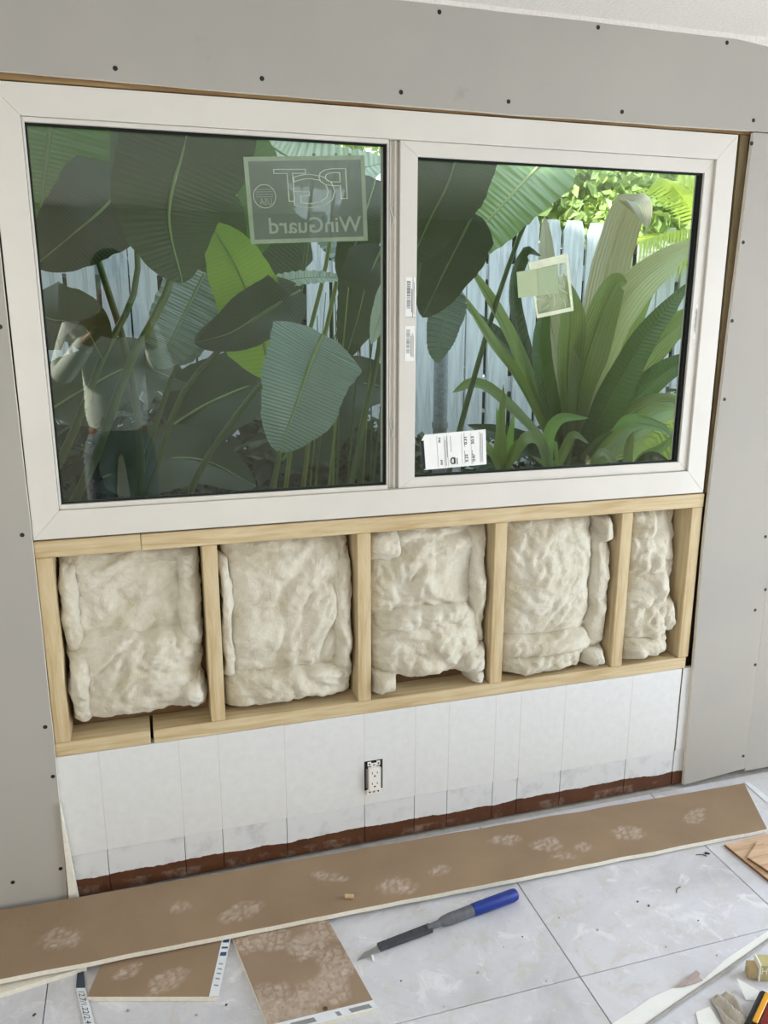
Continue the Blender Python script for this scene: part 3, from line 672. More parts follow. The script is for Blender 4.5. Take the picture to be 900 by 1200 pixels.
# ================================================================ OUTLET
ox, oz = -0.042, 0.219
ou = empty('electrical_outlet', (ox, 0, oz-.055), 'white bare electrical outlet without cover plate in the white planks', 'outlet')
MB().box(ox-.0275, ox+.0275, -0.0030, -0.0023, oz-.041, oz+.053).build('box_opening', M['black'], ou)
MB().box(ox-.018, ox+.018, -0.016, -0.003, oz-.036, oz+.034, 0.0015).build('receptacle_body', M['white_plastic'], ou)
MB().box(ox-.024, ox-.018, -0.010, -0.003, oz-.03, oz+.03, .001).build('side_terminal', M['steel'], ou); MB().box(ox+.018, ox+.023, -0.010, -0.003, oz-.034, oz+.03, .001).build('side_terminal', M['steel'], ou)
st = MB(); st.box(ox-.008, ox+.008, -0.0075, -0.005, oz+.034, oz+.047, .0008); st.box(ox-.022, ox+.022, -0.0075, -0.005, oz-.054, oz-.037, .0008); st.box(ox-.019, ox-.008, -0.0075, -0.005, oz+.038, oz+.052, .0008); st.box(ox+.008, ox+.019, -0.0075, -0.005, oz+.038, oz+.052, .0008)
st.build('mounting_strap', M['white_plastic'], ou)
for dz in (0.020, -0.014):
    MB().box(ox-.0085, ox-.0065, -0.0165, -0.0155, oz+dz-.004, oz+dz+.004).build('slot', M['black'], ou)
    MB().box(ox+.0065, ox+.0085, -0.0165, -0.0155, oz+dz-.003, oz+dz+.003).build('slot', M['black'], ou)
    MB().tube([(ox, -0.0166, oz+dz-.010), (ox, -0.0154, oz+dz-.010)], 0.0028, 8).build('ground_hole', M['black'], ou)
for dx, dz in ((-.0135, .045), (.0135, .045), (0, .041), (0, -.046), (-.013, -.046), (.013, -.046)):
    MB().tube([(ox+dx, -0.0085, oz+dz), (ox+dx, -0.007, oz+dz)], 0.0026 if dx else .0034, 8).build('screw', M['steel'] if dx == 0 else M['black'], ou)

# ================================================================ THINGS ON THE FLOOR
def dusty_plate(name, poly_fn, nx, nz_, th, m, core, parent, spots, origin=None):
    """board from a (u,v)->point map with a per-vertex dust attribute on the top paper; thickness th downwards"""
    V = []; F = []; D = []
    for j in range(nz_+1):
        for i in range(nx+1):
            p = poly_fn(i/nx, j/nz_); V.append(p); d = 0.0
            for (c, ra, rb, ang, s) in spots:
                dx, dy = p.x-c.x, p.y-c.y; a = dx*math.cos(ang)+dy*math.sin(ang); b_ = -dx*math.sin(ang)+dy*math.cos(ang)
                r = math.hypot(a/ra, b_/rb)
                if r < 1.25:
                    k = max(0, min(1, (1.15-r+noise.noise((p.x*40, p.y*40, s))*.35)*3))
                    ca = a*48+.55*noise.noise((a*30, b_*30, s)); cb_ = b_*48+.55*noise.noise((a*30+9, b_*30, s))+.5*(math.floor(ca) % 2)
                    fa, fb = ca-math.floor(ca), cb_-math.floor(cb_)
                    k *= (.70+.5*abs(noise.noise((math.floor(ca)*3.7, math.floor(cb_)*2.9, s)))*1.6) if fa > .2 and fb > .2 else .14
                    d = max(d, k*(0.72+0.4*noise.noise((p.x*90, p.y*90, 3))))
            D.append(max(0, d))
    w_ = nx+1
    for j in range(nz_):
        for i in range(nx): F.append((j*w_+i, j*w_+i+1, (j+1)*w_+i+1, (j+1)*w_+i))
    n = len(V)
    rim = [i for i in range(nx)]+[j*w_+nx for j in range(nz_)]+[nz_*w_+i for i in range(nx, 0, -1)]+[j*w_ for j in range(nz_, 0, -1)]
    V2 = V+[V[i]-Vector((0, 0, th)) for i in rim]; L = len(rim)
    nf_ = len(F)
    for k in range(L): F.append((rim[k], n+k, n+(k+1) % L, rim[(k+1) % L]))
    F.append(tuple(n+k for k in range(L)))
    o = mesh(name, V2, F, m, parent, origin=origin)
    o.data.materials.append(core)
    for p in o.data.polygons:
        if p.index >= nf_: p.material_index = 1
    at_ = o.data.attributes.new('dust', 'FLOAT', 'POINT')
    for i in range(len(V2)): at_.data[i].value = D[i] if i < n else 0.0
    return o
def zb(x): return 0.0005+0.0138*max(0.0, (1.22-x))/1.42    # underside of the long strip, propped up at the left by the scraps
TH = 0.0127
strip = [fl(0, 1071, 0.025), fl(872, 918, 0.013), fl(899, 972, 0.013), fl(0, 1152, 0.025)]
exL = strip[0]+(strip[0]-strip[1]).normalized()*0.35; exL2 = strip[3]+(strip[3]-strip[2]).normalized()*0.35
def strip_fn(u, v):
    a = exL2+(strip[2]-exL2)*u; b_ = exL+(strip[1]-exL)*u; p = a+(b_-a)*v
    if v < .02 or v > .98: p.y += noise.noise((p.x*9, v*5, 1.0))*0.003
    return Vector((p.x, p.y, zb(p.x)+TH))
SP_ = [(72, 1105, .05, .035), (212, 1067, .026, .022), (283, 1072, .055, .03), (385, 1030, .05, .016), (465, 1040, .05, .034), (515, 1022, .03, .02), (592, 985, .045, .022), (640, 990, .05, .03), (682, 992, .025, .02), (735, 976, .05, .032), (815, 955, .05, .025), (660, 1003, .03, .015)]
spots = [(fl(x, y, 0.02), ra, rb, random.uniform(-.5, .5), 3.1*k) for k, (x, y, ra, rb) in enumerate(SP_)]
o = dusty_plate('drywall_strip', strip_fn, 330, 34, TH, M['brown'], M['gypsum'], None, spots)
tag(o, 'long drywall offcut strip with dusty brown backing paper lying along the wall base', 'drywall')
stp = o
# end tape of the strip
e0, e1 = fl(874, 919, 0.0015), fl(900, 941, 0.0015)
quad([fl(872, 917, .0015), fl(878, 917, .0015), fl(905, 938, .0015), fl(899, 941, .0015)], t=0.0008, n=(0, 0, 1)).build('torn_end_tape', M['label_white'], None)
tag(bpy.data.objects['torn_end_tape'], 'thin white paper tape torn off beside the far end of the long strip', 'tape')

def slab_from(name, P, z0, th, m, label, spots=(), mats=None, nx=60, ny=60):
    P = [Vector((p.x, p.y, z0+th)) for p in P]     # order: near-left, near-right, far-right, far-left
    fn = lambda u, v: (P[0]+(P[1]-P[0])*u)*(1-v)+(P[3]+(P[2]-P[3])*u)*v
    return dusty_plate(name, fn, nx, ny, th, m, M['gypsum'], None, spots), P
# scrap with the printed edge tape
sA = [fl(102, 1168, TH), fl(254, 1168, TH), fl(270, 1094, TH), fl(130, 1103, TH)]
tA = empty('drywall_scrap', (sA[0].x+.1, sA[0].y+.05, 0), 'trapezoid brown drywall scrap with white printed tape edge poking out under the strip', 'drywall')
Pn = [Vector((p.x, p.y, TH)) for p in sA]
d = dusty_plate('board', lambda u, v: (Pn[0]+(Pn[1]-Pn[0])*u)*(1-v)+(Pn[3]+(Pn[2]-Pn[3])*u)*v, 60, 30, TH-.0004, M['brown'], M['gypsum'], tA, [(fl(195, 1150, TH), .05, .03, .3, 5.5), (fl(150, 1138, TH), .03, .02, .3, 8.5)])
def lp(a, b, t): return a+(b-a)*t
e = [lp(Pn[0], Pn[1], .94), Pn[1]+Vector((.004, 0, 0)), Pn[2]+Vector((.004, 0, 0)), lp(Pn[3], Pn[2], .94)]
quad(e, (0, 0, .0002), .0005, (0, 0, 1)).build('edge_tape', M['label_white'], tA)
bd = (e[3]-e[0]); bl_ = bd.normalized()
for t0, t1 in ((.62, .68), (.74, .77), (.84, .90)):
    quad([lp(e[0], e[3], t0)+Vector((.004, 0, 0)), lp(e[1], e[2], t0)-Vector((.003, 0, 0)), lp(e[1], e[2], t1)-Vector((.003, 0, 0)), lp(e[0], e[3], t1)+Vector((.004, 0, 0))], (0, 0, .0008), .0002, (0, 0, 1)).build('print_block', M['label_blue'], tA)
for t0 in (.15, .25, .33, .40, .48):
    quad([lp(e[0], e[3], t0)+Vector((.006, 0, 0)), lp(e[1], e[2], t0)-Vector((.005, 0, 0)), lp(e[1], e[2], t0+.02)-Vector((.006, 0, 0)), lp(e[0], e[3], t0+.02)+Vector((.006, 0, 0))], (0, 0, .0008), .0002, (0, 0, 1)).build('print_line', M['ink_grey'], tA)
# larger scuffed scrap
sB = [fl(318, 1212, TH), fl(442, 1181, TH), fl(380, 1070, TH), fl(268, 1088, TH)]
ll = sB[0]; 
tB = empty('drywall_scrap', (-.33, -.45, 0), 'scuffed square drywall scrap with a white taped edge beside the saw tip', 'drywall')
Pm = [Vector((p.x, p.y, TH)) for p in sB]
spB = [(Vector((-.36+random.uniform(-.11, .13), -.45+random.uniform(-.15, .15), 0)), random.uniform(.03, .06), random.uniform(.03, .05), random.uniform(0, 3), 2.3*k) for k in range(18)]
dusty_plate('board', lambda u, v: (Pm[0]+(Pm[1]-Pm[0])*u)*(1-v)+(Pm[3]+(Pm[2]-Pm[3])*u)*v, 60, 60, TH-.0004, M['brown2'], M['gypsum'], tB, spB)
e = [Pm[0]+Vector((0, -.002, 0)), Pm[1]+Vector((0.002, -.002, 0)), lp(Pm[1], Pm[2], .07), lp(Pm[0], Pm[3], .07)]
quad(e, (0, 0, .0002), .0005, (0, 0, 1)).build('edge_tape', M['label_white'], tB)
for t0, t1 in ((.2, .42), (.62, .66), (.75, .95)):
    quad([lp(e[0], e[1], t0)+Vector((0, .005, 0)), lp(e[0], e[1], t1)+Vector((0, .005, 0)), lp(e[3], e[2], t1)-Vector((0, .008, 0)), lp(e[3], e[2], t0)-Vector((0, .008, 0))], (0, 0, .0008), .0002, (0, 0, 1)).build('print_block', M['ink_grey'], tB)
pn = fl(381, 1182, TH); MB().tube([(pn.x, pn.y, TH), (pn.x, pn.y, TH+.0006)], .006, 10).build('screw_hole', M['bark'], tB)
# white drywall scrap peeping out at the left
sC = [fl(-60, 1182, .0), fl(0, 1170, .0), fl(102, 1138, .0), fl(60, 1115, .0), fl(-60, 1135, .0)]
b = MB().prism([(p.x, p.y) for p in sC], lambda x, y: (x, y, .0004), lambda x, y: (x, y, TH-.0002)).build('drywall_scrap', M['gypsum'])
tag(b, 'white faced drywall offcut showing its edge under the left end of the strip', 'drywall')
# loose printed tape
tp = [fl(91, 1136, .002), fl(98, 1136, .002), fl(100, 1158, .004), fl(112, 1204, .003), fl(99, 1204, .003), fl(89, 1158, .004)]
tt = empty('printed_tape', (tp[3].x, tp[3].y, 0), 'loose strip of drywall tape printed 12.7 and 1.22 on the tile', 'tape')
quad([tp[0], tp[1], tp[2], tp[5]], t=.0006, n=(0, 0, 1)).build('tape_end', M['navy'], tt)
quad([tp[5], tp[2], tp[3], tp[4]], t=.0006, n=(0, 0, 1)).build('tape_strip', M['label_white'], tt)
dn = ((tp[3]+tp[4])*.5-(tp[2]+tp[5])*.5); wdt = (tp[2]-tp[5]); wn = wdt.normalized(); dnn = dn.normalized()
lettering('12.7/1.22/2.44', .02, tp[5]+dnn*.012+wn*.003+Vector((0, 0, .0012)), dnn, wn, M['navy'], tt, fitw=dn.length*.9, fith=wdt.length*.62)

# jab saw
sa0, sa1 = fl(417, 1120, .012), fl(606, 1047, .018)
js = empty('jab_saw', (sa0.x, sa0.y, 0), 'hand saw with narrow dark blade, grey shank and blue handle on white tile', 'saw')
ax = Vector((sa1.x-sa0.x, sa1.y-sa0.y, 0)); LT = ax.length; ax.normalize(); ay = Vector((-ax.y, ax.x, 0))
def sp(t, lat=0, z=0.017): q_ = sa0+ax*(LT*t)+ay*lat; return Vector((q_.x, q_.y, z))
t_ = MB(); t_.tube([sp(.70), sp(.705), sp(.72), sp(.97), sp(.99), sp(1.0)], [.012, .0158, .0165, .0168, .0150, .009], 16, upv=(0, 0, 1)); o = t_.build('handle', M['blue'], js); smooth_by_angle(o)
t_ = MB(); t_.tube([sp(.49), sp(.515), sp(.56), sp(.70)], [.008, .0125, .0148, .0152], 16); o = t_.build('ferrule', M['grey_plastic'], js); smooth_by_angle(o)
t_ = MB(); t_.tube([sp(.42, 0, .014), sp(.50, 0, .0165)], [.008, .0085], 12); o = t_.build('shank', M['grey_plastic'], js)
def flatbar(a, b, w0, w1, z0, th):
    P_ = [sp(a, -w0, z0), sp(b, -w1, z0), sp(b, w1, z0), sp(a, w0, z0)]
    return MB().prism([0, 1, 2, 3], lambda i: P_[i], lambda i: P_[i]+Vector((0, 0, th)))
flatbar(.13, .44, .0095, .0115, .006, .011).build('blade_sheath', M['blade'], js)
P_ = [sp(.145, -.0085, .008), sp(.145, .0075, .008), sp(.05, .004, .006), sp(0.0, -.0075, .003), sp(.03, -.0085, .004)]
MB().prism(list(range(5)), lambda i: P_[i], lambda i: P_[i]+Vector((0, 0, .003))).build('blade_tip', M['steel'], js)
# plastic anchor chip, plug, wire bits, crumbs
def small(name, label, cat, mb, m, smooth=False, group=None):
    o = mb.build(name, m, None, smooth); return tag(o, label, cat, group)
p0, p1 = fl(434, 1113, .003), fl(438, 1126, .003)
small('plastic_sliver', 'tiny clear plastic sliver under the saw blade', 'debris', MB().tube([p0, p0*.5+p1*.5, p1], [.002, .003, .002], 6), M['paper'])
pp = fl(410, 1052, 0.03); zt_ = zb(pp.x)+TH
small('paper_plug', 'small rolled brown paper plug lying on the long drywall strip', 'debris', MB().tube([(pp.x-.012, pp.y+.006, zt_+.006), (pp.x+.010, pp.y-.002, zt_+.006)], [.0065, .006], 10), M['kraft'])
def curl(px, py, L, a, seed):
    p = fl(px, py, .002); rr = random.Random(seed); pts = []
    for k in range(7):
        pts.append(p+Vector((math.cos(a), math.sin(a), 0))*(L*(k/6-.5))+Vector((-math.sin(a), math.cos(a), 0))*math.sin(k/6*2.6)*L*.22*rr.choice((1, -1) if k == 0 else (1,)))
    return MB().tube(pts, .0011, 5)
small('wire_scrap', 'thin dark curved wire scrap in the middle of the bare tile', 'debris', curl(796, 1043, .03, .5, 1), M['insulator'])
small('wire_scrap', 'thin hooked wire scrap next to a black screw by the strip', 'debris', curl(822, 1003, .03, -.6, 2), M['insulator'])
p = fl(829, 1000, .003); small('loose_screw', 'short black screw lying near the wooden tile offcuts', 'screw', MB().tube([p-Vector((.006, -.004, 0)), p+Vector((.002, -.001, 0)), p+Vector((.006, -.004, 0))], [.003, .0028, .0012], 8), M['screw'])
rr = random.Random(21)
cr = [(818, 1079), (706, 1000), (655, 1076), (612, 1098), (590, 1110), (700, 1090), (760, 1062), (640, 1150), (560, 1140), (470, 1150), (520, 1180), (690, 1017), (747, 1057), (840, 1120), (780, 1110), (40, 1190), (150, 1185), (230, 1190), (265, 1178), (300, 1055)]
for k, (x, y) in enumerate(cr[:19]):
    p = fl(x, y, 0); s = rr.uniform(.0018, .004)
    V = [p+Vector((rr.uniform(-s, s), rr.uniform(-s, s), .0003)) for _ in range(4)]
    ang = [0, 1.6, 3.1, 4.7]; poly = [(p.x+s*math.cos(a+rr.uniform(-.4, .4)), p.y+s*math.sin(a+rr.uniform(-.4, .4))) for a in ang]
    small('plaster_crumb', 'tiny loose plaster crumb on the dusty white floor tile', 'debris', MB().prism(poly, lambda x_, y_: (x_, y_, .0003), lambda x_, y_: (x_+.0006, y_, s*.8)), M['chip'] if k % 3 else M['bark'], group='plaster crumbs on the tiles')

# wood-look tile offcuts at the right
def tilepiece(P_, z0, th, label, rot):
    P_ = [Vector((p.x, p.y, 0)) for p in P_]
    root = empty('wood_tile_offcut', (P_[0].x, P_[0].y, z0), label, 'tile')
    MB().prism(list(range(len(P_))), lambda i: P_[i]+Vector((0, 0, z0+th-.002)), lambda i: P_[i]+Vector((0, 0, z0+th))).build('glazed_face', M['woodtile'], root)
    MB().prism(list(range(len(P_))), lambda i: P_[i]+Vector((0, 0, z0)), lambda i: P_[i]+Vector((0, 0, z0+th-.002))).build('tile_body', M['terracotta'], root)
q0 = fl(849, 989, .009); q1 = fl(905, 1034, .009)
dr = (q1-q0); tilepiece([q0, q1, q1+Vector((.19, .012, 0)), q0+Vector((.19, .004, 0))], .0003, .009, 'larger wood-look tile offcut against the end of the long strip', 0)
r0, r1 = fl(876, 1004, .018), fl(905, 1023, .018)
tilepiece([r0, r1, r1+Vector((.085, .055, 0)), r0+Vector((.085, .055, 0))], .0096, .008, 'smaller wood-look tile offcut lying on top of the larger one', 0)
p = fl(897, 979, .02)
# loose drywall sheet with grey edge in the near right corner, torn at one side
pl = [fl(700, 1215, .0), fl(718, 1200, .0), fl(745, 1182, .0), fl(762, 1170, .0), fl(790, 1158, .0), fl(826, 1147, .0), fl(850, 1125, .0), fl(905, 1088, .0), fl(905, 1102, .0), fl(850, 1140, .0), fl(800, 1174, .0), fl(756, 1204, .0), fl(740, 1215, .0)]
b = MB(); pz = [(p.x, p.y) for p in pl]
b.prism(pz, lambda x, y: (x, y, .0004), lambda x, y: (x, y, .0016)).build('paper_sheet', M['paper'])
tag(bpy.data.objects['paper_sheet'], 'long torn sheet of white facing paper on the tile beside the tool battery', 'paper')
pe = [fl(756, 1203, .003), fl(800, 1172, .003), fl(850, 1138, .003), fl(905, 1099, .003)]
small('grey_cord', 'thin grey edge strip lying along the torn white paper sheet', 'strip', MB().tube(pe, [.005]*4, 8, flat=.5), m_plain('grey_strip_plastic', lin(160, 156, 152), 0.7, 0.1, 40))
tf = [fl(790, 1157, .004), fl(802, 1156, .004), fl(824, 1149, .006), fl(819, 1145, .008), fl(820, 1141, .010), fl(816, 1137, .010), fl(806, 1145, .006)]
small('torn_paper_flap', 'curled torn triangle of grey-brown paper on the white sheet', 'paper', MB().prism(list(range(7)), lambda i: tf[i], lambda i: tf[i]+Vector((0, 0, .001))), M['chip'])

# clutter in the near right corner
bt = empty('tool_battery', (.66, -.86, 0), 'black and orange power tool battery lying on crumpled paper', 'battery')
c0, c1 = fl(893, 1160, .03), fl(874, 1200, .03)      # left long edge of its top, running towards the camera
ex = (c1-c0).normalized(); ez = Vector((0, 0, 1)); eyv = ez.cross(ex)
if eyv.x < 0: eyv = -eyv
def bb(l0, l1, w0, w1, z0, z1, m, nm, bev=.003):
    Mx = Matrix((( ex.x, eyv.x, 0, c0.x), (ex.y, eyv.y, 0, c0.y), (0, 0, 1, 0), (0, 0, 0, 1)))
    return MB().box(l0, l1, w0, w1, z0, z1, bev).xf(Mx).build(nm, m, bt)
bb(-.005, .12, -.004, .075, .002, .030, M['black'], 'battery_case', .006)
bb(.004, .105, .008, .020, .0295, .034, M['yellow'], 'side_rail', .002)
bb(.01, .10, .022, .058, .0295, .033, M['red'], 'label_panel', .001)
bb(.06, .115, .040, .066, .0300, .035, M['yellow'], 'side_rail', .002)
lettering('DE', .02, c0*1.0+ex*.055+eyv*.032+Vector((0, 0, .0036)), -ex, eyv, M['cream'], bt, fitw=.036, fith=.014) if eyv.cross(-ex).z < 0 else lettering('DE', .02, c0*1.0+ex*.02+eyv*.045+Vector((0, 0, .0036)), ex, -eyv, M['cream'], bt, fitw=.036, fith=.014)
# crumpled grey paper
def crumple(c, r, seed, squash=.45, n=3):
    bm = bmesh.new(); bmesh.ops.create_icosphere(bm, subdivisions=n, radius=1)
    for v in bm.verts:
        k = 1+.25*noise.noise(v.co*1.5+Vector((seed, 0, 0)))+.5*abs(noise.noise(v.co*2.6+Vector((seed, 2, 0))))+.12*noise.noise(v.co*7+Vector((seed, 5, 1)))
        v.co = Vector((v.co.x*r[0]*k, v.co.y*r[1]*k, max(-r[2]*.98, v.co.z*r[2]*k)+r[2]))+Vector(c)
    bm.verts.index_update(); mb = MB().add([v.co.copy() for v in bm.verts], [[v.index for v in f.verts] for f in bm.faces]); bm.free(); return mb
g = fl(856, 1186, .0); N_ = 16; V = []; F = []
for j_ in range(N_+1):
    for i_ in range(N_+1):
        u, v = i_/N_-.5, j_/N_-.5; e_ = .25+.75*max(0, 1-(abs(u)*2)**3)*max(0, 1-(abs(v)*2)**3)
        x_ = u*.060+.004*noise.noise((v*4, 3.1, 0))-.002; y_ = v*.085+.006*noise.noise((u*4, 7.7, 0))
        q_ = Vector((u*3.2+v*1.3, v*2.6, 4.4)); zz_ = (u*2.1+v*1.2+.3*noise.noise((v*3, u*2, 1.1))) % 1; h_ = abs(zz_-.5)*2*.018+noise.noise(q_*1.3)*.004
        V.append((g.x+x_+.25*y_, g.y+y_, max(.0012, .004+h_*e_)))
for j_ in range(N_):
    for i_ in range(N_): F.append((j_*(N_+1)+i_, j_*(N_+1)+i_+1, (j_+1)*(N_+1)+i_+1, (j_+1)*(N_+1)+i_))
small('crumpled_paper', 'crumpled grey-beige paper beside the tool battery', 'paper', MB().add(V, F), M['bag_grey'])
g = fl(876, 1163, .012); small('white_paper_scrap', 'folded bright white paper scrap standing against the olive box', 'paper', MB().prism([0, 1, 2, 3], lambda i: [fl(864, 1148, .02), fl(890, 1162, .012), fl(887, 1172, .002), fl(874, 1172, .002)][i], lambda i: [fl(864, 1148, .02), fl(890, 1162, .012), fl(887, 1172, .002), fl(874, 1172, .002)][i]+Vector((.001, .002, .001))), M['paper'])
g = fl(826, 1192, .004); small('white_paper_scrap', 'flat bright white paper scrap in front of the crumpled paper', 'paper', MB().prism([(g.x-.035, g.y-.03), (g.x+.02, g.y-.04), (g.x+.03, g.y+.022), (g.x-.01, g.y+.018)], lambda x, y: (x, y, .0005), lambda x, y: (x, y, .003)), M['paper'])
bx = empty('card_box', tuple(fl(887, 1152, 0)), 'olive printed card box with cream letters behind the tool battery', 'box')
k0 = fl(888, 1150, 0)
kx = Vector((.94, -.34, 0)).normalized(); ky = Vector((.34, .94, 0)).normalized()
def kb(l0, l1, w0, w1, z0, z1, m, nm):
    Mx = Matrix(((kx.x, ky.x, 0, k0.x), (kx.y, ky.y, 0, k0.y), (0, 0, 1, 0), (0, 0, 0, 1))); return MB().box(l0, l1, w0, w1, z0, z1, .001).xf(Mx).build(nm, m, bx)
kb(.004, .16, .0, .035, .0006, .045, M['olive'], 'box_body'); kb(0, .0038, -.002, .035, .0006, .047, M['cream'], 'box_flap'); kb(-.020, -.001, .004, .03, .0006, .032, M['kraft'], 'inner_card')
lettering('HEP', .02, k0+kx*.006-ky*.0006+Vector((0, 0, .021)), kx, Vector((0, 0, 1)), M['cream'], bx, fitw=.036, fith=.018)

# ================================================================ GARDEN
GZ = -0.25
ground = MB().box(-9, 12, 0.141, 14, GZ-.2, GZ).build('ground', M['soil']); tag(ground, kind='structure')
# fence
FY = 2.6
fe = empty('picket_fence', (1.5, FY, GZ), 'weathered whitewashed board fence behind the plants', 'fence')
for z in (0.25, 1.05, 1.72): MB().box(-4.5, 7.5, FY+.022, FY+.06, z, z+.09).build('rail', M['fence'], fe)
rr = random.Random(5); x = -4.5; protos = []
for k in range(4):
    w_ = .115+.012*k
    b = MB().prism([(0, 0), (w_, 0), (w_, 1), (w_*.82, 1.03), (w_*.18, 1.03), (0, 1)], lambda a, z: (a, FY, GZ+.03+z*2.24), lambda a, z: (a, FY+.02, GZ+.03+z*2.24))
    protos.append((b, w_))
pm = []
while x < 7.3:
    k = rr.randrange(4); b, w_ = protos[k]
    if len([1 for q in pm if q[0] == k]) == 0:
        o = b.build('picket', M['fence'], fe); pm.append((k, o)); o.location.x = x+w_/2-fe.location.x; 
    else:
        o = dup([q[1] for q in pm if q[0] == k][0], (x+w_/2, FY+.01, GZ+.03), fe); o.name = 'picket'
    o.scale.z = rr.uniform(.975, 1.01); o.rotation_euler = (0, rr.uniform(-.008, .008), 0)
    x += w_+rr.uniform(.012, .035)

def catmull(pts, n):
    P = [Vector(p) for p in pts]; out = []
    P = [P[0]*2-P[1]]+P+[P[-1]*2-P[-2]]
    segs = len(P)-3
    for i in range(n+1):
        t = i/n*segs; k = min(int(t), segs-1); t -= k
        a, b, c, d = P[k:k+4]
        out.append(.5*((2*b)+(c-a)*t+(2*a-5*b+4*c-d)*t*t+(3*b-a-3*c+d)*t**3))
    return out
PROF = {'paddle': lambda s: (min(1, s*5.5+.12))**.6*max(0, 1-s**3.0)**.62*(1-.10*s),
        'long': lambda s: (min(1, s*4+.15))**.7*max(0, 1-s**3.2)**.7,
        'strap': lambda s: (.55+.45*min(1, s*3))*max(0.0, 1-s**2.6)**.8,
        'lance': lambda s: max(0, math.sin(math.pi*(s*.98+.01)))**.8}
def leaf(parent, pts, wpx, m, prof='paddle', face=(0, -1, .25), fold=.25, pleat=.0, npl=30, ns=30, nw=8, rib=True, wave=0.0, ribm=None, name='leaf', curl_=0.0, split=0):
    """pts: [(px,py,Y)] midrib from base to tip; wpx full width in pixels at the middle of the leaf"""
    W_ = [at(*p) for p in pts]; C = catmull(W_, ns)
    ym = pts[len(pts)//2][2]; w_ = wpx*mpp(ym, *pts[len(pts)//2][:2])/2
    f0 = Vector(face).normalized(); V = []; F = []; uv = []; sd = pts[0][0]*.13+pts[-1][1]*.07
    for i, c in enumerate(C):
        s = i/ns; t = (C[min(i+1, ns)]-C[max(i-1, 0)]).normalized()
        A = t.cross(f0); A = A.normalized() if A.length > 1e-4 else Vector((1, 0, 0)); N = A.cross(t).normalized()
        if N.dot(f0) < 0: N = -N
        ww = max(.0008, w_*PROF[prof](s))
        for j in range(-nw, nw+1):
            u = j/nw; a = abs(u)
            side = 1+.16*noise.noise((sd+s*3.2, 4.0 if u > 0 else -4.0, 0))+.05*noise.noise((sd+s*17, 4.0 if u > 0 else -4.0, 1))
            h = fold*a*ww-curl_*a*a*ww+pleat*math.sin(s*npl*6.283-a*2.0)*a*ww+wave*ww*noise.noise((sd, s*4, u*1.2))
            V.append(c+A*(u*ww*side)+N*h); uv.append((u/2+.5, s))
    k = 2*nw+1
    for i in range(ns):
        for j in range(2*nw):
            F.append((i*k+j, i*k+j+1, (i+1)*k+j+1, (i+1)*k+j))
    if split:   # wind tears running from the margin towards the rib
        rs = random.Random(int(sd*100)); 
        for _ in range(split):
            i = rs.randrange(ns//5, ns-ns//8); sgn = rs.choice((0, 1)); dp = rs.randrange(2, nw); cells = range(0, dp) if sgn == 0 else range(2*nw-dp, 2*nw)
            rem = {i*2*nw+j for j in cells}; F = [f for q, f in enumerate(F) if f is not None and q not in rem] if False else [None if q in rem else f for q, f in enumerate(F)]
        F = [f for f in F if f]
    o = mesh(name, V, F, m, parent, True, uv)
    if rib:
        r0 = max(.0022, w_*.045); MB().tube([p for p in C], [r0*(1-.8*i/ns) for i in range(ns+1)], 6).build('midrib', ribm or M['rib'], o, True)
    return o
def stalk(parent, pts, r0, r1=None, m=None, name='stalk'):
    C = catmull([at(*p) if len(p) == 3 and not isinstance(p, Vector) else p for p in pts], 14); n = len(C)
    r1 = r1 or r0*.6
    return MB().tube(C, [r0+(r1-r0)*i/(n-1) for i in range(n)], 8).build(name, m or M['stalk'], parent, True)

# ---- giant paddle-leaved plants seen in the left pane
pa = empty('paddle_leaf_plant', (-.80, .75, GZ), 'clump of huge dark paddle leaves on long stalks behind the left pane', 'plant')
leaf(pa, [(232, 60, .55), (218, 160, .52), (198, 250, .50), (214, 332, .52)], 160, M['lf_dark'], face=(.1, -1, .1), fold=.15, pleat=.012, npl=26, wave=.05, ns=64, nw=9)
leaf(pa, [(75, 60, .95), (58, 160, .9), (48, 240, .85), (42, 300, .85)], 150, M['lf_mid'], face=(0, -1, .2), fold=.12, pleat=.03, npl=18, split=2, ns=64, nw=9)
leaf(pa, [(150, 205, .8), (125, 240, .7), (85, 275, .62), (40, 312, .6)], 120, M['lf_dark'], face=(.2, -1, .35), fold=.2, wave=.06, pleat=.012, ns=64, nw=9)
leaf(pa, [(30, 360, .9), (60, 375, .8), (95, 380, .75), (120, 420, .7)], 90, M['lf_dark'], face=(.1, -1, .3), fold=.25, wave=.1, ns=64, nw=9)
leaf(pa, [(250, 190, 1.3), (180, 190, 1.2), (120, 200, 1.15), (60, 230, 1.1)], 110, M['lf_dark'], face=(0, -1, .3), fold=.15, pleat=.02, ns=64, nw=9)
stalk(pa, [(60, 640, .75), (110, 540, .7), (150, 430, .62), (200, 330, .55), (232, 180, .58), (236, 60, .6)], .017, .008)
stalk(pa, [(20, 640, .8), (80, 520, .78), (120, 420, .78), (160, 330, .8), (152, 205, .8)], .015, .008)
stalk(pa, [(160, 640, .95), (165, 540, .93), (150, 420, .92), (100, 250, .95), (72, 60, .96)], .016, .009)
pb = empty('paddle_leaf_plant', (-.25, 1.15, GZ), 'paddle-leaved plant with one leaf coloured as if backlit yellow-green behind the film label', 'plant')
leaf(pb, [(318, 440, 1.0), (300, 370, .98), (275, 310, .98), (246, 262, 1.05)], 90, M['lf_backlit'], face=(-.2, -1, .2), fold=.2, pleat=.012, wave=.05, ns=64, nw=9)
leaf(pb, [(240, 320, 1.1), (215, 370, 1.0), (200, 400, .95), (185, 432, .95)], 78, M['lf_blue_sheen'], face=(.1, -1, .5), fold=.15, pleat=.05, npl=12, ns=64, nw=9)
